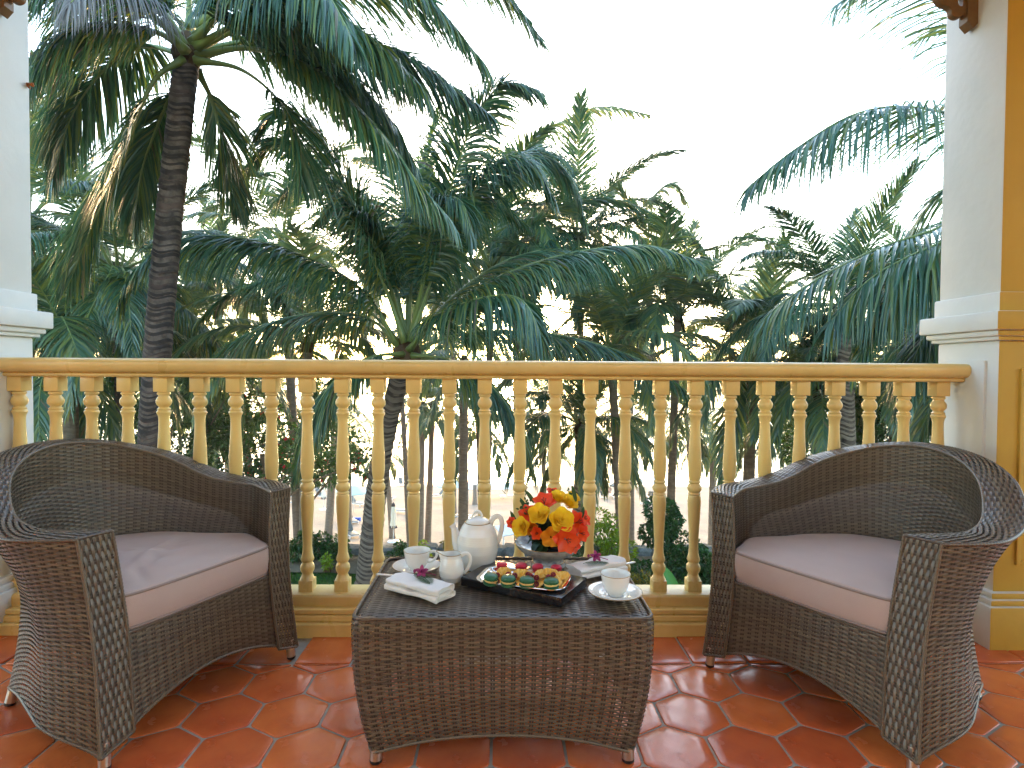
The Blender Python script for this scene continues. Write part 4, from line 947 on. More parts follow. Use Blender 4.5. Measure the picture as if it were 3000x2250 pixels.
# black serving board and silver tray
A1 = math.radians(-29.9); bc = (0.070, 1.806)
bd = thing('serving_board', 'black lacquered serving board lying askew under the silver tray', 'board', (bc[0], bc[1], TZ), A1)
b = MB(); b.box((-0.170,-0.096,0.0), (0.170,0.096,0.027), bev=0.002); b.build('slab', M['slate'], bd, True, 40)
A2 = math.radians(-17.5); tc_ = (0.068, 1.776); tz = TZ+0.0275
tr = thing('silver_tray', 'oblong polished silver tray with rounded corners, holding macarons', 'tray', (tc_[0], tc_[1], tz), A2)
def rr2(w, d, r, n=8):
    s = []
    for cx, cy, a0 in ((w-r,d-r,0),(-w+r,d-r,90),(-w+r,-d+r,180),(w-r,-d+r,270)):
        for a in np.linspace(a0, a0+90, n): s.append((cx+r*math.cos(math.radians(a)), cy+r*math.sin(math.radians(a))))
    return np.array(s)
rings = []
for w, z in ((0.0,0.0012),(0.0,0.0012),(0.006,0.0035),(0.0105,0.0085),(0.0135,0.0098),(0.0215,0.0108),(0.0235,0.0102),(0.0235,0.0086),(0.014,0.0080),(0.008,0.0010),(0.0,0.0)):
    rings.append(np.c_[rr2(0.114+w, 0.056+w, 0.020+w), np.full(32, z)])
b = MB(); b.grid(np.array(rings[1:]), closev=True, flip=False); b.add(rings[0], ngons=[list(range(32))]); b.build('dish', M['silver'], tr, True, 60)

M['mac_green'] = mat('green_macaron_shell', (0.030,0.135,0.065), 0.30, 0.5, var=(0.022,0.105,0.05), vscale=60.0, bump=0.0004, bscale=300.0)
M['mac_green_foot'] = mat('green_macaron_foot', (0.025,0.12,0.05), 0.8, 0.2, bump=0.002, bscale=350.0)
M['mac_red'] = mat('crimson_macaron_shell', (0.48,0.014,0.045), 0.28, 0.5, bump=0.0004, bscale=300.0)
M['mac_red_foot'] = mat('crimson_macaron_foot', (0.36,0.02,0.03), 0.8, 0.2, bump=0.002, bscale=350.0)
M['cream_fill'] = mat('pale_butter_cream', (0.72,0.48,0.16), 0.6, 0.3, bump=0.001, bscale=200.0)
M['red_fill'] = mat('red_jam', (0.40,0.02,0.02), 0.25, 0.5)
M['orange'] = mat('orange_flesh', (0.90,0.50,0.045), 0.42, 0.5, var=(0.90,0.66,0.22), vscale=110.0, bump=0.0006, bscale=160.0, trans=0.05)
M['peel'] = mat('orange_peel', (0.75,0.22,0.01), 0.4, 0.5)
M['berry'] = mat('dark_red_raspberry', (0.26,0.008,0.022), 0.28, 0.5, island=0.25)
def macaron(label, loc, shell, foot, fill, r, seed, tilt):
    t = thing('macaron', label, 'macaron', loc, seed*1.3, 'macarons on the silver tray'); t.rotation_euler = (tilt[0], tilt[1], seed)
    def ruffle(z0, z1):
        b = MB(); a = np.linspace(0, 2*np.pi, 48, endpoint=False); rg = np.random.default_rng(seed); P = []
        for z, k in ((z0,0.90),(z0+(z1-z0)*0.3,1.02),(z0+(z1-z0)*0.6,1.04),(z1,0.97)):
            rr = r*k*(1+0.03*np.sin(a*13+rg.uniform(0,6))+0.02*rg.normal(size=48)); P.append(np.stack([rr*np.cos(a), rr*np.sin(a), np.full(48, z)], 1))
        b.grid(np.array(P), closev=True, flip=True); return b
    h = r*1.42
    b = MB(); b.lathe([(0,0.0),(r*0.8,0.0),(r*0.98,r*0.10),(r*1.0,r*0.22),(r*0.97,r*0.34)], 36); o = b.build('bottom_shell', shell, t)
    ruffle(r*0.30, r*0.54).build('ruffled_foot', foot, o)
    b = MB(); b.lathe([(r*0.3,r*0.52),(r*0.90,r*0.52),(r*0.96,r*0.60),(r*0.95,r*0.72),(r*0.9,r*0.80),(r*0.3,r*0.80)], 36); b.build('filling', fill, t)
    b = MB(); b.lathe([(r*0.95,r*1.0),(r*1.0,r*1.08),(r*0.97,r*1.22),(r*0.84,r*1.37),(r*0.55,r*1.48),(r*0.25,r*1.52),(0,r*1.53)], 36); o = b.build('top_shell', shell, t)
    ruffle(r*0.78, r*1.02).build('ruffled_foot', foot, o)
    return t
FZ = tz+0.0016
words = ['first', 'second', 'third', 'last']
for i, (x, y) in enumerate(((938,770),(1078,785),(1220,797),(1410,808))):
    p = zm(x, y-8, FZ+0.004); macaron(f'green macaron with cream filling, {words[i]} from the creamer end of the front row', (p[0],p[1]+0.006,FZ), M['mac_green'], M['mac_green_foot'], M['cream_fill'], 0.0215, i+1, (NP.normal(0,0.05), NP.normal(0,0.05)))
for i, (x, y) in enumerate(((1028,645),(1178,655),(1308,660),(1446,668))):
    p = zm(x, y+6, FZ+0.004); macaron(f'crimson macaron, {words[i]} from the teapot end of the back row', (p[0],p[1],FZ), M['mac_red'], M['mac_red_foot'], M['red_fill'], 0.0175+0.001*(i == 1), i+11, (NP.normal(0,0.06), NP.normal(0,0.06)))
def orange_slice(label, loc, rz, tilt, seed):
    t = thing('orange_slice', label, 'fruit', loc, rz, 'orange slices on the silver tray'); t.rotation_euler = (tilt, 0, rz)
    b = MB(); n = 22; rg = np.random.default_rng(seed)
    for k in range(3):                                # curled overlapping half slices
        a = np.linspace(0, np.pi, n); P = []
        for f in (0.15, 0.55, 0.9, 1.0):
            w = 0.002*np.sin(a*9+k)*(f > 0.3); rr = 0.0225*f
            P.append(np.stack([rr*np.cos(a)*0.9+(k-1)*0.008, (k-1)*0.007+0.004*np.sin(a*2+k)+w, rr*np.sin(a)+0.004*f], 1))
        Q_ = [p+np.array([0,0.0032,0]) for p in P]; b.grid(np.array(P+Q_[::-1]), flip=False)
    b.build('flesh', M['orange'], t)
    return t
for i, (x, y, a, lb) in enumerate(((1045,690,0.3,'by the two left crimson macarons'),(1180,705,-0.2,'in the middle of the tray'),(1330,708,0.5,'right of the middle of the tray, heaped highest'),(1400,700,-0.6,'behind the last green macaron'),(1475,755,1.2,'at the right end of the tray'),(1500,722,0.2,'below the last crimson macaron'))):
    p = zm(x, y, FZ+0.006); orange_slice('curled orange slices '+lb, (p[0],p[1],FZ), a, -0.35, i)
def raspberry(label, loc, s, seed):
    t = MB(); rg = np.random.default_rng(seed)
    for k in range(34):
        z = 1-2*(k+0.5)/34; th = 2.399963*k; r = math.sqrt(1-z*z); c = np.array([r*math.cos(th)*0.0068, r*math.sin(th)*0.0068, z*0.0075+0.0085])
        t.lathe([(0,-0.0022),(0.0019,-0.0010),(0.0019,0.0010),(0,0.0022)], 6, c=c)
    o = t.build('raspberry', M['berry'], None); o.location = tuple(loc); o.scale = (s,)*3; o.rotation_euler = (rg.uniform(-0.5,0.5), rg.uniform(-0.5,0.5), rg.uniform(0,6)); tag(o, label, 'raspberry', 'raspberries on the silver tray'); return o
for i, (x, y, h, lb) in enumerate(((940,690,0,'at the creamer end of the tray'),(985,700,0.002,'between the first green and first crimson macaron'),(1072,700,0.004,'above the second green macaron'),(1118,712,0.006,'between the second and third green macarons'),(1232,700,0.006,'above the third green macaron'),(1258,712,0.004,'right behind the third green macaron'),(1292,715,0.001,'in the gap before the last green macaron'),(1390,735,0.012,'on the left of the last green macaron'),(1432,728,0.014,'on top of the slices behind the last green macaron'),(1480,700,0.003,'below the last crimson macaron'),(1500,690,0.0,'at the right end of the tray'))):
    p = zm(x, y, FZ+0.010); raspberry('dark red raspberry '+lb, (p[0],p[1],FZ+h), 1.0, i)

# folded napkins, cutlery and orchids
M['purple'] = mat('pink_purple_orchid', (0.40,0.085,0.20), 0.5, 0.3, var=(0.20,0.02,0.07), vscale=120.0, trans=0.2)
M['fern'] = mat('fern_green', (0.035,0.080,0.030), 0.5, 0.3, trans=0.2)
def napkin(label, loc, rz, L, Wd, seed):
    t = thing('napkin', label, 'napkin', loc, rz, 'folded linen napkins'); rg = np.random.default_rng(seed)
    names = ['lower_fold', 'upper_fold']
    for k in range(2):
        nl, ns = 30, 44; P = np.zeros((nl, ns, 3)); z0 = 0.0005+0.0165*k
        for i in range(nl):
            f = i/(nl-1); x = (f-0.5)*L
            a = np.linspace(0, 2*np.pi, ns, endpoint=False)
            hh = 0.0082*(1+0.22*math.sin(f*6+k*2+seed)+0.45*(f > 0.86)*(f-0.86)/0.14*(1 if k else 0.6)); ww = Wd/2*(1-0.05*k+0.02*math.sin(f*9+k))
            ca, sa = np.cos(a), np.sin(a)
            y = ww*np.sign(ca)*np.abs(ca)**0.35 + 0.004*k+0.002*math.sin(f*11+k*1.7); z = z0+0.0082+hh*np.sign(sa)*np.abs(sa)**0.55
            z = z + np.where(sa > 0, 0.0016*np.sin(y*90+f*14+k)*1.0+0.0010*np.sin(y*150-f*20), 0)
            z = np.maximum(z, 0.0004)
            P[i,:,0] = x+0.004*np.sin(y*60+k*2)*(f > 0.5); P[i,:,1] = y; P[i,:,2] = z
        b = MB(); b.grid(P, closev=True); b.add(P[0], ngons=[list(range(ns))]); 
        # rolled open end: inner spiral recess
        c = P[-1].mean(0); q = [P[-1]]
        for s_, dx in ((0.90,0.0),(0.80,-0.010),(0.55,-0.012)): 
            r_ = c+(P[-1]-c)*np.array([1,s_*0.98,s_]); r_[:,0] = P[-1][:,0]+dx; q.append(r_)
        b.grid(np.array(q), closev=True); b.add(q[-1], ngons=[list(range(ns))[::-1]])
        b.build(names[k], M['linen'], t, True, 60)
    return t
def petal(b, L, W, base, d, n, curl=0.3, cup_=0.2, mi=0, nu=6, nv=5, ruff=0.0, tip=0.35, seed=0):
    "one petal: from base, along d, facing n; curl bends it back along its length, cup_ across"
    d = np.array(d, float); d /= np.linalg.norm(d); n = np.array(n, float); n -= d*(n@d); n /= np.linalg.norm(n); s = np.cross(d, n); P = np.zeros((nu, nv, 3))
    for i in range(nu):
        u = i/(nu-1); w = W*(math.sin(math.pi*(0.10+0.80*u**0.85))**0.7)*(1-(1-tip)*max(0,(u-0.75)/0.25)**1.5)
        ang = curl*u*u; c = base+d*L*(math.sin(ang*1.0)/ang if ang else 1)*u - n*L*curl*u*u*0.5
        for j in range(nv):
            v = 2*j/(nv-1)-1; P[i,j] = c+s*w*0.5*v+n*(cup_*w*0.5*v*v+ruff*math.sin(v*7+u*5+seed)*w*u)
    b.grid(P, mi)
def orchid(label, loc, s, seed):
    t = thing('orchid', label, 'flower', loc, 0, 'orchids lying on the napkins'); rg = np.random.default_rng(seed)
    b = MB(); ax = np.array([rg.uniform(-0.3,0.3), -0.8, 0.6]); ax /= np.linalg.norm(ax); e1 = np.cross(ax, [0,0,1]); e1 /= np.linalg.norm(e1); e2 = np.cross(e1, ax); c = np.array([0,0,0.016])*s
    for k in range(5):
        a = 2*math.pi*k/5+0.3; d = e1*math.cos(a)+e2*math.sin(a)+ax*0.45; petal(b, 0.023*s, 0.013*s, c, d, ax, 0.5, 0.25)
    for k in range(3): 
        a = 2*math.pi*k/3-1.6; petal(b, 0.014*s, 0.010*s, c+ax*0.002*s, e1*math.cos(a)*0.5+e2*math.sin(a)*0.5+ax, e1, 0.4, 0.6)
    b.build('petals', M['purple'], t)
    b = MB(); b.tube(bez([(0,0,0.016*s),(0.02*s,0.012*s,0.010*s),(0.045*s,0.004*s,0.004*s)], 8), 0.0014*s, 6); b.lathe([(0,-0.006*s),(0.0045*s,-0.002*s),(0.0045*s,0.003*s),(0,0.008*s)], 8, c=(-0.024*s,0.006*s,0.016*s)); b.build('stem_and_bud', M['purple'], t)
    return t
def fern(label, loc, rz, L, seed):
    b = MB(); rg = np.random.default_rng(seed); C = bez([(-L/2,0,0.006),(0,0.01,0.007),(L/2,-0.004,0.001)], 20); b.tube(C, 0.0008, 5)
    for i in range(2, 20):
        w = L*0.30*math.sin(math.pi*(0.08+0.86*i/20)); 
        for sd in (-1,1): petal(b, w, 0.0034, C[i], (0.55, sd*0.85, -0.06), (0,0,1), 0.2, 0.1, nu=4, nv=3)
    o = b.build('fern_sprig', M['fern'], None); o.location = tuple(loc); o.rotation_euler = (0,0,rz); tag(o, label, 'fern', 'fern sprigs lying on the napkins'); return o
n1 = napkin('white folded napkin at the front left of the table, under an orchid', (-0.246,1.752,TZ), math.radians(-33), 0.205, 0.086, 1)
n2 = napkin('white folded napkin behind the right teacup, under an orchid', (0.318,1.930,TZ), math.radians(30), 0.19, 0.085, 2)
fern('dark green fern sprig on the front left napkin', (-0.240,1.765,TZ+0.036), math.radians(-45), 0.09, 1); orchid('pink purple orchid on the front left napkin', (-0.243,1.785,TZ+0.035), 0.95, 1)
fern('dark green fern sprig on the napkin behind the right cup', (0.305,1.905,TZ+0.036), math.radians(20), 0.085, 2); orchid('pink purple orchid on the napkin behind the right cup', (0.312,1.935,TZ+0.035), 0.95, 5)
def knife(label, loc, rz, L):
    b = MB(); b.tube([(-L/2,0,0.004),(-L/2+0.01,0,0.0042),(0,0,0.004),(L/2-0.01,0,0.004),(L/2,0,0.0038)], [0.0035,0.0052,0.0042,0.0052,0.0028], 10, sq=(1.3,0.6)); o = b.build('butter_knife', M['steel'], None); o.location = tuple(loc); o.rotation_euler = (0,0,rz); tag(o, label, 'knife', 'knives tucked into the napkins'); return o
e = zm(80,738,TZ); knife('steel knife whose handle sticks out of the front left napkin', (e[0]+0.062,e[1]-0.012,TZ+0.014), math.radians(-14), 0.15)
e = zm(2050,640,TZ); knife('steel knife whose tip sticks out of the napkin behind the right cup', (e[0]-0.062,e[1]-0.03,TZ+0.014), math.radians(28), 0.15)

# footed bowl with the flower arrangement
M['bowl'] = mat('grey_patterned_stoneware', (0.50,0.50,0.49), 0.2, 0.5, var=(0.17,0.18,0.21), vscale=42.0, vmix=0.2, coat=0.3)
fb = zm(1385,618,TZ); fx, fy = fb[0], fb[1]
bw = thing('footed_bowl', 'grey patterned footed bowl behind the silver tray, under the flowers', 'bowl', (fx,fy,TZ))
pr = [(0.0,0.004),(0.050,0.004),(0.056,0.0),(0.060,0.0),(0.059,0.006),(0.053,0.013),(0.050,0.022),(0.056,0.030),(0.078,0.042),(0.099,0.056),(0.113,0.072),(0.116,0.078),(0.1145,0.0795),(0.110,0.074),(0.096,0.060),(0.075,0.047),(0.045,0.038),(0,0.036)]
b = MB(); b.lathe(pr, 56); b.build('body', M['bowl'], bw, True, 60)
b = MB(); torus_ring(b, 0.116, 0.0785, 0.0012, seg=56); torus_ring(b, 0.0545, 0.0135, 0.0013, seg=48); b.build('dark_line', M['gold'], bw)
fa = thing('flower_arrangement', 'bouquet of yellow roses and orange lilies in a black dish', 'flowers', (fx,fy,TZ+0.038))
b = MB(); b.lathe([(0,0.0),(0.040,0.0),(0.050,0.010),(0.056,0.034),(0.058,0.038),(0.055,0.040),(0.050,0.034),(0,0.030)], 40); b.build('dish', M['slate'], fa, True, 50)
M['foam'] = mat('dark_moss', (0.012,0.022,0.010), 0.9, 0.1, bump=0.004, bscale=120.0)
b = MB(); b.lathe([(0.052,0.036),(0.068,0.060),(0.066,0.090),(0.045,0.115),(0,0.122)], 24); b.build('moss', M['foam'], fa)
M['rose'] = mat('yellow_rose_petal', (0.90,0.73,0.06), 0.5, 0.3, var=(0.88,0.65,0.04), vscale=30.0, trans=0.22)
M['rose_warm'] = mat('apricot_rose_petal', (0.84,0.42,0.04), 0.5, 0.3, var=(0.84,0.52,0.05), vscale=60.0, trans=0.22)
M['lily'] = mat('orange_red_lily_petal', (0.80,0.095,0.005), 0.42, 0.4, var=(0.74,0.065,0.004), vscale=25.0, trans=0.22)
M['leafdk'] = mat('dark_bouquet_leaf', (0.022,0.055,0.018), 0.4, 0.4, trans=0.15)
M['stamen'] = mat('dark_stamen', (0.10,0.015,0.01), 0.6)
forg = np.array([fx,fy,TZ+0.038])
def basis(ax):
    ax = np.array(ax, float); ax /= np.linalg.norm(ax); e1 = np.cross(ax, [0.1,0.2,1]); e1 /= np.linalg.norm(e1); return ax, e1, np.cross(ax, e1)
def rose(c, ax, r, m, seed):
    ax, e1, e2 = basis(ax); b = MB(); rg = np.random.default_rng(seed); k = 0
    for ring, (n, op, L, W) in enumerate(((3,0.0,0.98,0.50),(4,0.05,1.0,0.66),(5,0.16,1.0,0.84),(5,0.36,1.0,1.0),(6,0.72,1.0,1.1),(5,1.0,0.95,1.1))):
        for i in range(n):
            a = 2*math.pi*i/n+ring*0.7+rg.uniform(-0.15,0.15); rad = e1*math.cos(a)+e2*math.sin(a)
            base = c-ax*r*0.55+rad*r*(0.10+0.05*ring); d = ax*math.cos(op)+rad*math.sin(op); petal(b, r*1.25*L, r*1.35*W, base, d, -rad+ax*0.2, -0.0-0.15*ring if False else 0.001, 0.42, nu=6, nv=5, ruff=0.0, tip=0.75)
            # outward lip
    V = np.concatenate(b.v); 
    h = ((V-(c-ax*r*0.55))@ax)/(r*1.25); radv = (V-c)-((V-c)@ax)[:,None]*ax; rl = np.linalg.norm(radv, axis=1)[:,None]+1e-9
    lipo = np.clip((h-0.55)/0.45, 0, 1)[:,None]**2; V = V+radv/rl*lipo*r*0.20-ax*lipo*r*0.07; b.v = [V]
    o = b.build('rose', m, fa, True, None, forg); return o
def lily(c, ax, r, seed, openv=1.05):
    ax, e1, e2 = basis(ax); b = MB(); rg = np.random.default_rng(seed)
    for i in range(6):
        a = 2*math.pi*i/6+(seed % 3); rad = e1*math.cos(a)+e2*math.sin(a); op = openv*(1.0 if i % 2 else 0.86)
        petal(b, r*1.28, r*1.10, c-ax*r*0.45+rad*r*0.07, ax*math.cos(op)+rad*math.sin(op), ax-rad*0.3, 0.45, 0.22, nu=8, nv=5, ruff=0.06, tip=0.2, seed=seed+i)
    o = b.build('lily', M['lily'], fa, True, None, forg)
    b = MB()
    for i in range(5):
        a = i*1.257; p = c-ax*r*0.3; b.tube([p, p+ax*r*0.5+(e1*math.cos(a)+e2*math.sin(a))*r*0.10, p+ax*r*0.75+(e1*math.cos(a)+e2*math.sin(a))*r*0.2], [r*0.02,r*0.02,r*0.05], 5)
    b.build('stamen', M['stamen'], o, True, None, forg); return o
def fp(x, y, Y): return at(1080+x/2.633, 1420+y/2.633, Y)
ctr = forg+np.array([0,0,0.075])
for i, (x, y, Y, r, m) in enumerate(((1175,325,fy-0.075,0.0225,'rose'),(1315,225,fy-0.075,0.0250,'rose'),(1487,272,fy-0.095,0.0285,'rose'),(1462,98,fy-0.02,0.0205,'rose'),(1550,135,fy-0.02,0.0215,'rose'),(1405,405,fy-0.10,0.0225,'rose_warm'),(1580,95,fy+0.05,0.018,'rose'),(1250,335,fy-0.06,0.018,'rose_warm'))):
    c = fp(x, y, Y); ax = (c-ctr)/np.linalg.norm(c-ctr)+np.array([0,-0.55,0.15]); rose(c, ax, r*1.16, M[m], i)
for i, (x, y, Y, r, op) in enumerate(((1355,135,fy-0.04,0.036,0.85),(1225,225,fy-0.05,0.030,0.8),(1610,290,fy-0.05,0.036,0.9),(1655,262,fy-0.02,0.030,0.7),(1530,425,fy-0.115,0.038,1.1),(1640,375,fy-0.08,0.028,0.75),(1300,375,fy-0.085,0.022,0.7),(1115,295,fy-0.05,0.024,0.5),(1580,470,fy-0.09,0.024,0.9),(1420,60,fy+0.04,0.026,0.7),(1500,330,fy+0.03,0.03,0.8))):
    c = fp(x, y, Y); ax = (c-ctr)/np.linalg.norm(c-ctr)+np.array([0,-0.45,0.1]); lily(c, ax, r, i, op)
rg = np.random.default_rng(5)
for i in range(46):
    a = rg.uniform(0, 6.283); el = rg.uniform(-0.25, 1.2); d = np.array([math.cos(a)*math.cos(el), math.sin(a)*math.cos(el), math.sin(el)]); b = MB()
    L = rg.uniform(0.030, 0.055); base = ctr+d*0.055+np.array([0,0,-0.015]); petal(b, L, L*0.55, base, d+np.array([0,0,-0.25]), np.array([0,0,1.0])+d*0.2, 0.5, 0.2, nu=5, nv=3, tip=0.2); b.build('leaf', M['leafdk'], fa, True, None, forg)
for (x, y, dx, dy) in ((1100,240,-6,-40),(1240,70,-30,-30),(1560,60,10,-60),(1190,150,-20,-50),(1600,190,60,-20),(1250,300,-40,-60)):
    p0 = fp(x+40, y+70, fy-0.03); p1 = fp(x+dx, y+dy, fy-0.03); b = MB(); petal(b, float(np.linalg.norm(p1-p0)), 0.014, p0, p1-p0, (0,-1,0.4), 0.3, 0.25, nu=7, nv=3, tip=0.05); b.build('leaf', M['fern'], fa, True, None, forg)
# small pale sprigs
for (x, y, Y) in ((1210,165,fy-0.03),(1180,185,fy-0.03),(1235,150,fy-0.02),(1520,110,fy+0.01),(1560,70,fy+0.02)):
    p = fp(x, y, Y); b = MB()
    for k in range(9): petal(b, 0.012, 0.007, p+rg.normal(0,0.008,3), rg.normal(0,1,3)+np.array([0,0,0.5]), (0,-1,0.2), 0.3, 0.2, nu=3, nv=3)
    b.build('sprig', M['fern'], fa, True, None, forg)

# ------------------------------------------------------------------ beach furniture, people, garden plants
M['sling'] = mat('dark_green_grey_lounger_fabric', (0.07,0.095,0.095), 0.6, 0.3)
M['whitepl'] = mat('white_painted_frame', (0.78,0.78,0.75), 0.4, 0.4)
M['canvas'] = mat('white_canvas', (0.76,0.77,0.76), 0.8, 0.2, trans=0.15)
M['paleblue'] = mat('pale_blue_canvas', (0.55,0.68,0.70), 0.8, 0.2, trans=0.2)
M['navy'] = mat('dark_canvas_trim', (0.02,0.022,0.03), 0.7)
M['terracotta'] = mat('terracotta_pot', (0.24,0.085,0.055), 0.7, 0.3, var=(0.15,0.05,0.04), vscale=8.0)
M['blue'] = mat('blue_towel', (0.03,0.10,0.40), 0.9, 0.1)
M['redcloth'] = mat('red_cloth', (0.45,0.04,0.04), 0.9, 0.1)
M['thatch'] = mat('white_roof_sheet', (0.74,0.74,0.72), 0.6, 0.3)
def beach_at(px, py):
    "point of the beach seen at a photo pixel"
    for Y in np.linspace(26, 84, 581):
        p = at(px, py, Y)
        if p[2] <= beach_z(Y): p[2] = float(beach_z(Y))+0.0; return p
    p = at(px, py, 84.0); p[2] = float(beach_z(84.0)); return p
def make_lounger():
    t = thing('sun_lounger', 'x', 'sun lounger', (0,0,0), 0, 'sun loungers on the beach')
    b = MB(); 
    for sx in (-0.32, 0.32): b.box((sx-0.025,-0.95,0.26), (sx+0.025,0.95,0.31))
    b.box((-0.30,-0.95,0.262), (0.30,-0.90,0.308)); b.box((-0.30,0.90,0.262), (0.30,0.95,0.308)); b.build('frame', M['whitepl'], t, False)
    for sx in (-0.32, 0.32):
        for sy in (-0.8, 0.7):
            b = MB(); b.box((sx-0.025,sy-0.03,0), (sx+0.025,sy+0.03,0.262)); b.build('leg', M['whitepl'], t, False)
    b = MB(); b.box((-0.30,-0.90,0.312), (0.30,0.22,0.345), bev=0.01); b.build('seat', M['sling'], t)
    b = MB(); b.box((-0.30,0.0,-0.016), (0.30,0.74,0.016), bev=0.01); o = b.build('backrest', M['sling'], t); o.location = (0,0.24,0.34); o.rotation_euler = (math.radians(48),0,0)
    b = MB(); b.box((-0.015,-0.30,-0.015), (0.015,0.0,0.015)); o = b.build('prop', M['whitepl'], t, False); o.location = (0,0.62,0.66); o.rotation_euler = (math.radians(62),0,0)
    return t
first = make_lounger(); used = False
def z8(x, y): return (850+x*0.3014, 1250+y*0.3014)
def z6(x, y): return (1350+x*0.4823, 1050+y*0.4823)
spots = [(z8(275,625),40,'grey sun lounger on the sand left of the first closed white parasol'),(z8(400,625),35,'grey sun lounger right of the first closed white parasol'),(z8(310,695),60,'grey sun lounger in front of the first closed parasol, nearer the palms'),
 (z8(70,690),-40,'grey sun lounger farthest left on the sand'),(z8(585,940),35,'grey sun lounger with a blue towel beside it, below the pale parasol'),(z8(585,1070),35,'grey sun lounger nearest the wall, left of the middle trunk'),(z8(200,690),70,'grey sun lounger tilted steeply left of the bare curved trunk'),
 (z8(1105,845),-110,'grey sun lounger seen from the side, left of the pair of dark trunks'),(z8(1080,570),20,'pale lounger far off at the waterline left of the pair of dark trunks'),(z8(930,712),80,'empty white lounger right of the middle trunk'),(z8(1435,690),-60,'blue grey lounger beside the far pale parasol'),
 (z8(1640,900),-100,'grey sun lounger behind the spout of the teapot'),(z6(295,850),85,'low white lounger on the open sand behind the teapot handle'),(z6(865,850),170,'grey beach chair beside the seated bathers'),(z6(935,850),-170,'grey beach chair under the small parasol of the bathers'),
 (z6(1150,850),175,'pale beach chair right of the bathers'),(z6(1120,890),160,'wooden beach lounger behind the dark green bush'),(z8(640,770),60,'lounger in the shade of the open pale parasol'),(z8(20,760),-50,'grey lounger at the left edge of the visible sand')]
for (px, py), a, lab in spots:
    p = beach_at(px, py)
    if not used: first.location = tuple(p); first.rotation_euler = (0,0,math.radians(a)); first['label'] = lab; used = True
    else: dup(first, p, math.radians(a), lab)
p = beach_at(*z8(640,925)); b = MB(); b.box((-0.35,-0.2,0), (0.35,0.2,0.32), bev=0.06); o = b.build('towel_bundle', M['blue'], None); o.location = tuple(p); tag(o, 'blue towel bundle on the sand beside a lounger', 'towel')

def closed_parasol(label, base, h):
    t = thing('parasol', label, 'parasol', base, 0, 'closed parasols on the beach')
    b = MB(); b.lathe([(0,0.0),(0.34,0.0),(0.36,0.04),(0.30,0.07),(0.05,0.09),(0.03,0.14)], 20); b.build('base', M['whitepl'], t, True, 40)
    b = MB(); b.tube([(0,0,0.08),(0,0,h)], 0.022, 8); b.build('pole', M['whitepl'], t)
    b = MB(); a = np.linspace(0, 2*np.pi, 24, endpoint=False); P = []
    for f, r in ((0.38,0.15),(0.45,0.165),(0.60,0.12),(0.70,0.13),(0.85,0.12),(0.94,0.07)): P.append(np.stack([r*(1+0.28*np.sin(a*6+f*3))*np.cos(a), r*(1+0.28*np.sin(a*6+f*3))*np.sin(a), np.full(24, f*h)], 1))
    b.grid(np.array(P), closev=True, flip=True); b.build('folded_canopy', M['canvas'], t)
    b = MB(); b.lathe([(0.09,h*0.91),(0.13,h*0.93),(0.09,h*0.98),(0,h*1.03)], 12); b.build('cap', M['navy'], t)
    b = MB()
    for k in range(8):
        aa = k*0.785; b.tube([(0.17*math.cos(aa),0.17*math.sin(aa),h*0.42),(0.22*math.cos(aa),0.22*math.sin(aa),h*0.37),(0.15*math.cos(aa),0.15*math.sin(aa),h*0.36)], 0.035, 5)
    b.build('trim', M['navy'], t)
    return t
closed_parasol('closed white parasol with dark cap, alone on the sand right of the middle trunk', beach_at(*z8(1003,1122)), 2.45)
closed_parasol('closed white parasol among loungers, left of the bare curved trunk', beach_at(*z8(325,808)), 2.75)
def open_parasol(label, base, h, r, m):
    t = thing('parasol', label, 'parasol', base, 0, 'open parasols on the beach')
    b = MB(); b.tube([(0,0,0),(0,0,h)], 0.025, 8); b.build('pole', M['whitepl'], t)
    b = MB(); b.lathe([(0,h+0.02),(r*0.25,h-0.10),(r*0.6,h-0.30),(r,h-0.52),(r*1.0,h-0.62)], 8); b.build('canopy', m, t, False)
    b = MB(); b.lathe([(0.02,h),(0.05,h+0.05),(0,h+0.12)], 8); b.build('finial', M['whitepl'], t)
    b = MB()
    for k in range(8):
        aa = k*math.pi/4; b.tube([(0,0,h-0.02),(r*0.6*math.cos(aa),r*0.6*math.sin(aa),h-0.33),(r*0.98*math.cos(aa),r*0.98*math.sin(aa),h-0.55)], 0.012, 4)
    b.build('rib', M['whitepl'], t)
    return t
open_parasol('open pale blue parasol on the sand just left of the middle trunk', beach_at(*z8(618,832)), 2.35, 1.55, M['paleblue'])
open_parasol('open pale parasol farther off, right of the pair of dark trunks', beach_at(*z8(1570,735)), 2.3, 1.7, M['paleblue'])
open_parasol('small parasol above the seated bathers', beach_at(*z6(955,862)), 2.1, 0.9, M['sling'])
open_parasol('white parasol far off behind the first closed parasol', beach_at(*z8(120,640)), 2.3, 1.6, M['canvas'])
open_parasol('white parasol by the waterline right of the bathers', beach_at(*z6(1160,838)), 2.2, 1.5, M['canvas'])
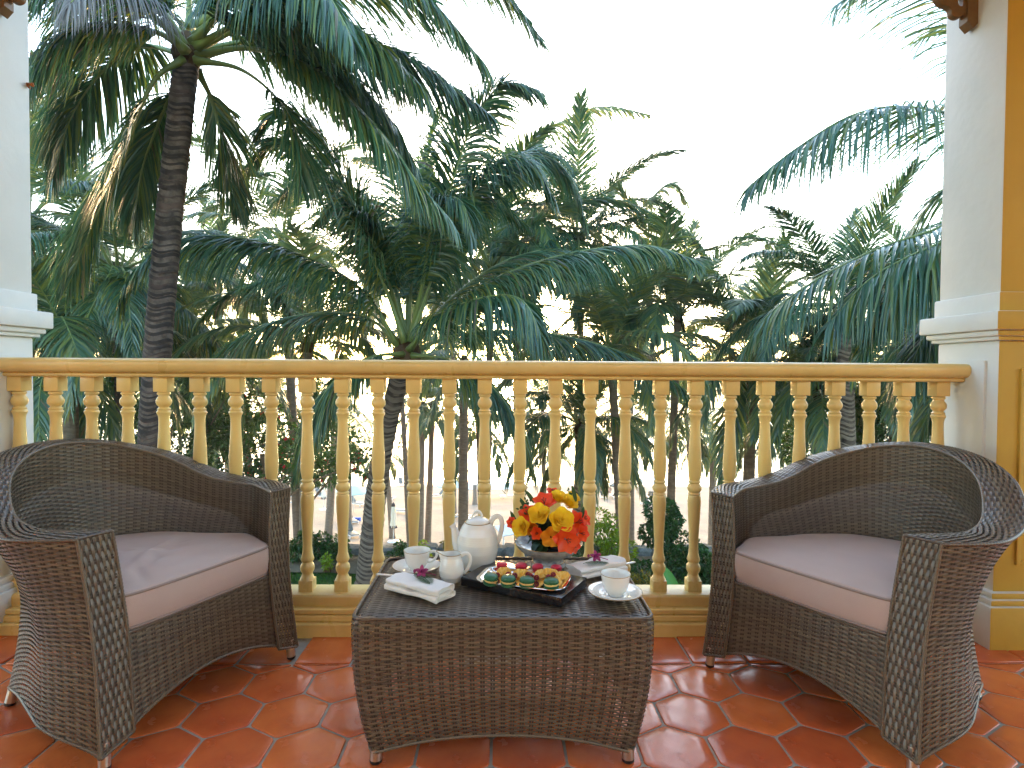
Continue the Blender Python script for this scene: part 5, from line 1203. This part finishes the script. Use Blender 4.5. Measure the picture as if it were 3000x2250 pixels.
# flat white pavilion roof on the open sand and a second low one nearer
def pavilion(label, c, w, d, h, rz):
    t = thing('beach_pavilion', label, 'pavilion', c, rz, 'white beach pavilions')
    b = MB(); b.grid(np.array([[(-w/2,-d/2,h),(-w/2,0,h+0.35),(-w/2,d/2,h)],[(w/2,-d/2,h),(w/2,0,h+0.35),(w/2,d/2,h)]])); b.grid(np.array([[(-w/2,-d/2,h-0.05),(-w/2,0,h+0.3),(-w/2,d/2,h-0.05)],[(w/2,-d/2,h-0.05),(w/2,0,h+0.3),(w/2,d/2,h-0.05)]])[:, ::-1]); b.build('roof', M['thatch'], t, False)
    for sx in (-1,1):
        for sy in (-1,1):
            b = MB(); b.tube([(sx*(w/2-0.15),sy*(d/2-0.15),-0.3),(sx*(w/2-0.15),sy*(d/2-0.15),h)], 0.06, 8); b.build('post', M['whitepl'], t)
pavilion('long flat white pavilion roof near the water, behind the teapot lid', beach_at(1440,1462), 5.2, 3.0, 1.35, 0.05)
pavilion('low white roof corner on the sand between teapot and flowers', beach_at(1495,1600), 2.2, 2.0, 1.0, 0.5)
b = MB(); p = beach_at(1391,1479); b.lathe([(0.28,-0.1),(0.22,0.5),(0.19,1.5),(0.21,1.9),(0.0,1.95)], 12); o = b.build('stump', M['trunk'], None); o.location = tuple(p); tag(o, 'bare palm stump on the open sand behind the teapot', 'stump')
p = beach_at(1709,1490); t = thing('planter', 'round terracotta planter on the sand behind the yellow roses', 'planter', p); b = MB(); b.lathe([(0.18,0),(0.30,0.15),(0.36,0.45),(0.34,0.66),(0.38,0.72),(0.34,0.74),(0.30,0.66),(0,0.62)], 20); b.build('pot', M['terracotta'], t, True, 40)

# people, far off
M['skin'] = mat('bather_skin', (0.36,0.19,0.12), 0.55, 0.3)  # one even skin colour for every bather
M['hair'] = mat('dark_hair', (0.02,0.014,0.010), 0.6)
M['trunks'] = mat('dark_red_swim_trunks', (0.10,0.012,0.016), 0.7)
def body(name, J, E, Rr, parent):
    me = bpy.data.meshes.new(name); me.from_pydata([tuple(j) for j in J], E, []); o = link(name, me, parent)
    md = o.modifiers.new('skin', 'SKIN'); md.use_smooth_shade = True
    for i, v in enumerate(me.skin_vertices[0].data): v.radius = (Rr[i], Rr[i]*0.85); v.use_root = (i == 0)
    s = o.modifiers.new('sub', 'SUBSURF'); s.levels = 1; s.render_levels = 2; me.materials.append(M['skin']); return o
def head(t, c, s=1.0):
    b = MB(); b.lathe([(0,-0.125*s),(0.045*s,-0.118*s),(0.066*s,-0.07*s),(0.076*s,0.0),(0.078*s,0.04*s),(0.062*s,0.09*s),(0,0.118*s)], 16, c=c, sx=0.92, sy=1.08); b.tube([(c[0],c[1]-0.078*s,c[2]+0.01),(c[0],c[1]-0.098*s,c[2]-0.022),(c[0],c[1]-0.08*s,c[2]-0.03)], 0.012*s, 6)
    for sx in (-1,1): b.lathe([(0,-0.028*s),(0.014*s,-0.01*s),(0.014*s,0.012*s),(0,0.03*s)], 6, c=(c[0]+sx*0.073*s,c[1]+0.005,c[2]))
    b.build('head', M['skin'], t)
    b = MB(); b.lathe([(0.070*s,0.0),(0.084*s,0.03*s),(0.082*s,0.06*s),(0.06*s,0.105*s),(0,0.132*s)], 16, c=(c[0],c[1]+0.014*s,c[2]+0.004)); b.build('hair', M['hair'], t)
man = thing('person', 'bather in dark red trunks standing on the sand, hands raised to the head', 'person', beach_at(1711,1448), math.radians(170))
J = [(0,0,0.93),(0,0.01,1.12),(0,0,1.32),(0,0,1.44),(0,-0.01,1.53), (-0.10,0,0.88),(-0.11,-0.02,0.50),(-0.12,0.02,0.09),(-0.12,-0.12,0.03), (0.10,0,0.88),(0.12,-0.02,0.50),(0.14,0.02,0.09),(0.15,-0.12,0.03), (-0.19,0,1.42),(-0.42,-0.04,1.52),(-0.20,-0.10,1.66), (0.19,0,1.42),(0.42,-0.04,1.52),(0.20,-0.10,1.66)]
E_ = [(0,1),(1,2),(2,3),(3,4),(0,5),(5,6),(6,7),(7,8),(0,9),(9,10),(10,11),(11,12),(3,13),(13,14),(14,15),(3,16),(16,17),(17,18)]
R_ = [0.15,0.135,0.16,0.12,0.055,0.10,0.062,0.042,0.035,0.10,0.062,0.042,0.035,0.068,0.042,0.032,0.068,0.042,0.032]
body('body', J, E_, R_, man); head(man, (0,-0.02,1.64))
b = MB(); b.lathe([(0.168,1.0),(0.178,0.93),(0.185,0.82)], 20, sy=0.82)
for sx in (-1,1): b.lathe([(0.10,0.84),(0.112,0.74),(0.105,0.66)], 14, c=(sx*0.105,0,0))
b.build('swim_trunks', M['trunks'], man)
def sitter(label, px, py, rz, cloth):
    t = thing('person', label, 'person', beach_at(px, py), rz, None)
    J = [(0,0.1,0.38),(0,0.18,0.55),(0,0.28,0.75),(0,0.33,0.86),(0,0.33,0.95),(-0.10,0.05,0.38),(-0.12,-0.38,0.48),(-0.12,-0.72,0.30),(0.10,0.05,0.38),(0.12,-0.38,0.44),(0.12,-0.75,0.30),(-0.18,0.30,0.84),(-0.25,0.08,0.62),(-0.15,-0.10,0.50),(0.18,0.30,0.84),(0.26,0.10,0.62),(0.16,-0.10,0.50)]
    E_ = [(0,1),(1,2),(2,3),(3,4),(0,5),(5,6),(6,7),(0,8),(8,9),(9,10),(3,11),(11,12),(12,13),(3,14),(14,15),(15,16)]
    R_ = [0.15,0.13,0.15,0.11,0.055,0.09,0.06,0.04,0.09,0.06,0.04,0.06,0.042,0.035,0.06,0.042,0.035]
    body('body', J, E_, R_, t); head(t, (0,0.32,1.05)); b = MB(); b.lathe([(0.17,0.30),(0.185,0.42),(0.17,0.50)], 16, c=(0,0.1,0), sy=0.8); b.build('shorts', cloth, t)
sitter('seated bather with dark shorts on the left beach chair of the group', *z6(862,838), math.radians(30), M['navy'])
sitter('seated bather with red shorts between the two beach chairs', *z6(898,836), math.radians(-40), M['redcloth'])

# shrubs and garden plants
def leaf_cloud(b, centers, radii, n, L, W, seed, up=0.3, mi=0, spherical=0.75):
    rg = np.random.default_rng(seed); C = np.array(centers, float); Rr = np.array(radii, float)
    w = (Rr**2).reshape(len(C), -1).mean(1); idx = rg.choice(len(C), n, p=w/w.sum())
    d = rg.normal(size=(n,3)); d /= np.linalg.norm(d, axis=1)[:,None]; rad = rg.uniform(0, 1, n)**(1/3.0)*(1-spherical)+spherical*(0.75+0.25*rg.uniform(size=n)); P = C[idx]+d*rad[:,None]*(Rr[idx] if Rr.ndim == 2 else Rr[idx][:,None])
    f = d+rg.normal(0, 0.6, (n,3))+np.array([0,0,up]); f /= np.linalg.norm(f, axis=1)[:,None]; s = np.cross(f, rg.normal(size=(n,3))); s /= np.linalg.norm(s, axis=1)[:,None]; k = L*rg.uniform(0.6, 1.25, n)[:,None]; wv = s*W*rg.uniform(0.7,1.2,n)[:,None]*0.5
    dr = np.array([0,0,-0.25])*k
    V = np.stack([P, P+f*k*0.5+wv, P+f*k+dr, P+f*k*0.5-wv], 1); b.add(V.reshape(-1,3), np.arange(4*n).reshape(-1,4), mi=mi)
def shrub(label, px, py, Y, w, h, leafmat, n, L, W, seed, z=None, stems=5, lumps=8, group=None, cat='shrub'):
    base = at(px, py, Y)
    if z is not None: base[2] = z
    t = thing('shrub', label, cat, base, 0, group); rg = np.random.default_rng(seed); C = []; Rr = []
    for k in range(lumps):
        a = rg.uniform(0, 6.28); r = rg.uniform(0, 0.36)*w; zz = h*(0.18+0.68*(k+0.5)/lumps); s = w*rg.uniform(0.18, 0.30)*(1.1-0.35*zz/h); C.append((r*math.cos(a), r*math.sin(a), zz)); Rr.append((s,s,s*0.85))
    b = MB()
    for k in range(stems):
        c = np.array(C[k % lumps]); b.tube(bez([(0.03*k-0.06,0,0),c*0.4+np.array([0,0,0.1]),c], 6), [0.02,0.018,0.016,0.013,0.010,0.006], 5)
    b.build('stem', M['rachis_dry'], t)
    b = MB(); leaf_cloud(b, C, Rr, n, L, W, seed); b.build('foliage', leafmat, t, False); return t
M['bush'] = mat('dark_bush_leaf', (0.035,0.085,0.022), 0.35, 0.5, island=0.45, trans=0.25)
M['lime'] = mat('yellow_green_leaf', (0.16,0.26,0.020), 0.4, 0.4, island=0.35, trans=0.35)
M['croton'] = mat('croton_leaf', (0.22,0.17,0.02), 0.4, 0.4, var=(0.05,0.10,0.02), vscale=3.0, island=0.4, trans=0.25)
M['banana'] = mat('banana_leaf', (0.075,0.26,0.045), 0.35, 0.4, trans=0.35)
shrub('dense dark green bush behind the gap left of the right armchair', 1950, 1735, 9.6, 1.15, 1.62, M['bush'], 5200, 0.075, 0.042, 1, z=LZ)
shrub('yellow green bush behind the flowers, left of the dense dark bush', 1800, 1700, 10.6, 0.95, 1.2, M['lime'], 1500, 0.12, 0.030, 2, z=LZ)
shrub('fine leaved green bush just right of the flower bowl', 1715, 1700, 10.7, 0.8, 0.9, M['bush'], 1800, 0.10, 0.018, 3, z=LZ)
shrub('low croton with yellow and orange leaves at the foot of the dark bush', 1880, 1700, 8.9, 0.55, 0.62, M['croton'], 900, 0.075, 0.028, 4, z=LZ)
shrub('green bush low on the lawn, hidden beside the right armchair', 2060, 1700, 9.2, 0.7, 0.95, M['bush'], 1500, 0.10, 0.05, 5, z=LZ)
for i, (px, Y, w, h, m, n, lab) in enumerate([(945,10.9,0.8,0.55,'bush',900,'low green plants by the stone wall, between left armchair and middle trunk'),(985,10.8,0.5,0.42,'bush',500,'small green plant by the wall just left of the middle trunk'),(962,10.4,0.22,0.34,'lime',120,'single yellow green seedling in the planting bed'),(1225,10.9,0.5,0.40,'lime',300,'small light green plant by the wall behind the left teacup'),(1170,10.8,0.45,0.4,'bush',420,'small plant by the wall right of the middle trunk'),(1320,10.9,0.5,0.42,'croton',300,'reddish low plant by the wall behind the creamer'),(880,10.8,0.6,0.7,'bush',700,'leafy plant by the wall beside the left armchair')]):
    shrub(lab, px, 1690, Y, w, h, M[m], n, 0.085, 0.045, 20+i, z=LZ+0.08, lumps=5, stems=4)
# banana-like plant: big single leaves
bp_ = at(2010, 1720, 8.2); bp_[2] = LZ
t = thing('banana_plant', 'young banana plant with broad light green leaves, left of the right armchair', 'banana plant', bp_)
for i, (dx, dy, L, lean, a) in enumerate(((0,0,0.78,0.30,2.6),(0.06,0.03,0.55,0.75,0.5),(-0.07,0.02,0.50,0.6,3.6),(0.02,-0.05,0.42,0.9,5.0),(0.10,0.0,0.6,0.5,-0.3))):
    b = MB(); d = np.array([math.cos(a)*lean, math.sin(a)*lean, 1.0]); p0 = np.array([dx,dy,0.0]); d /= np.linalg.norm(d); b.tube([p0, p0+d*0.22], [0.022,0.010], 6)
    petal(b, L, L*0.27, p0+d*0.18, d, np.array([0.2,-1,0.3]), 0.45, 0.25, nu=10, nv=5, tip=0.2, ruff=0.02, seed=i); b.build('leaf', M['banana'], t)
# broad-leaved tree with red blossoms on the left, seen between balusters
def bl_tree(label, px, py, Y, h, w, seed, red):
    top = at(px, py, Y); base = np.array([top[0], Y, float(beach_z(Y)) if Y > 11.4 else LZ]); t = thing('broadleaf_tree', label, 'tree', base, 0, None); H_ = top[2]-base[2]
    b = MB(); trunk_tube(b, [(0,0,-0.2),(0.1,0,H_*0.4),(-0.05,0,H_*0.8),(0,0,H_)], 0.16, 0.08, False, 0.4, 10)
    rg = np.random.default_rng(seed)
    C = [rg.normal(0, 1, 3)*np.array([w*0.33,w*0.33,h*0.26])+np.array([0,0,H_]) for _ in range(14)]
    for c in C[:8]: b.tube(bez([(0,0,H_*0.72),(c[0]*0.4,c[1]*0.4,H_*0.9),c], 6), [0.05,0.04,0.03,0.025,0.018,0.01], 5)
    b.build('trunk', M['trunk'], t)
    b = MB(); leaf_cloud(b, C, [(w*0.2,w*0.2,w*0.16)]*14, 5200, 0.16, 0.07, seed); b.build('crown', M['bush'], t, False)
    if red:
        b = MB(); leaf_cloud(b, C[:9], [(w*0.22,w*0.22,w*0.18)]*9, 260, 0.10, 0.08, seed+1, spherical=0.98); b.build('blossoms', M['redcloth'], t, False)
bl_tree('broad leaved tree with scattered red blossoms behind the left armchair', 770, 1330, 16.0, 2.6, 2.6, 3, True)
bl_tree('dark broad leaved tree right behind the left armchair arm', 905, 1330, 20.0, 1.9, 3.2, 4, False)
bl_tree('leafy tree at the far left between the first balusters', 470, 1290, 15.0, 3.0, 3.0, 6, False)
bl_tree('leafy tree low behind the right armchair back', 2560, 1230, 14.0, 2.6, 3.4, 7, False)

# ------------------------------------------------------------------ evening haze
hz = MB(); hz.box((-420,-60,-18.5), (420,900,14)); ho = stuff(hz.build('haze', bpy.data.materials.new('haze_air'), smooth=False)); tag(ho, 'thin pale evening haze between the palms and over the beach', 'haze')
hm = ho.data.materials[0]; hm.use_nodes = True; hn = hm.node_tree
for n_ in list(hn.nodes):
    if n_.type == 'BSDF_PRINCIPLED': hn.nodes.remove(n_)
pv = hn.nodes.new('ShaderNodeVolumePrincipled'); pv.inputs['Density'].default_value = 0.0009; pv.inputs['Color'].default_value = (0.95,0.95,0.95,1); pv.inputs['Anisotropy'].default_value = 0.35
hn.links.new(pv.outputs[0], hn.nodes['Material Output'].inputs['Volume'])
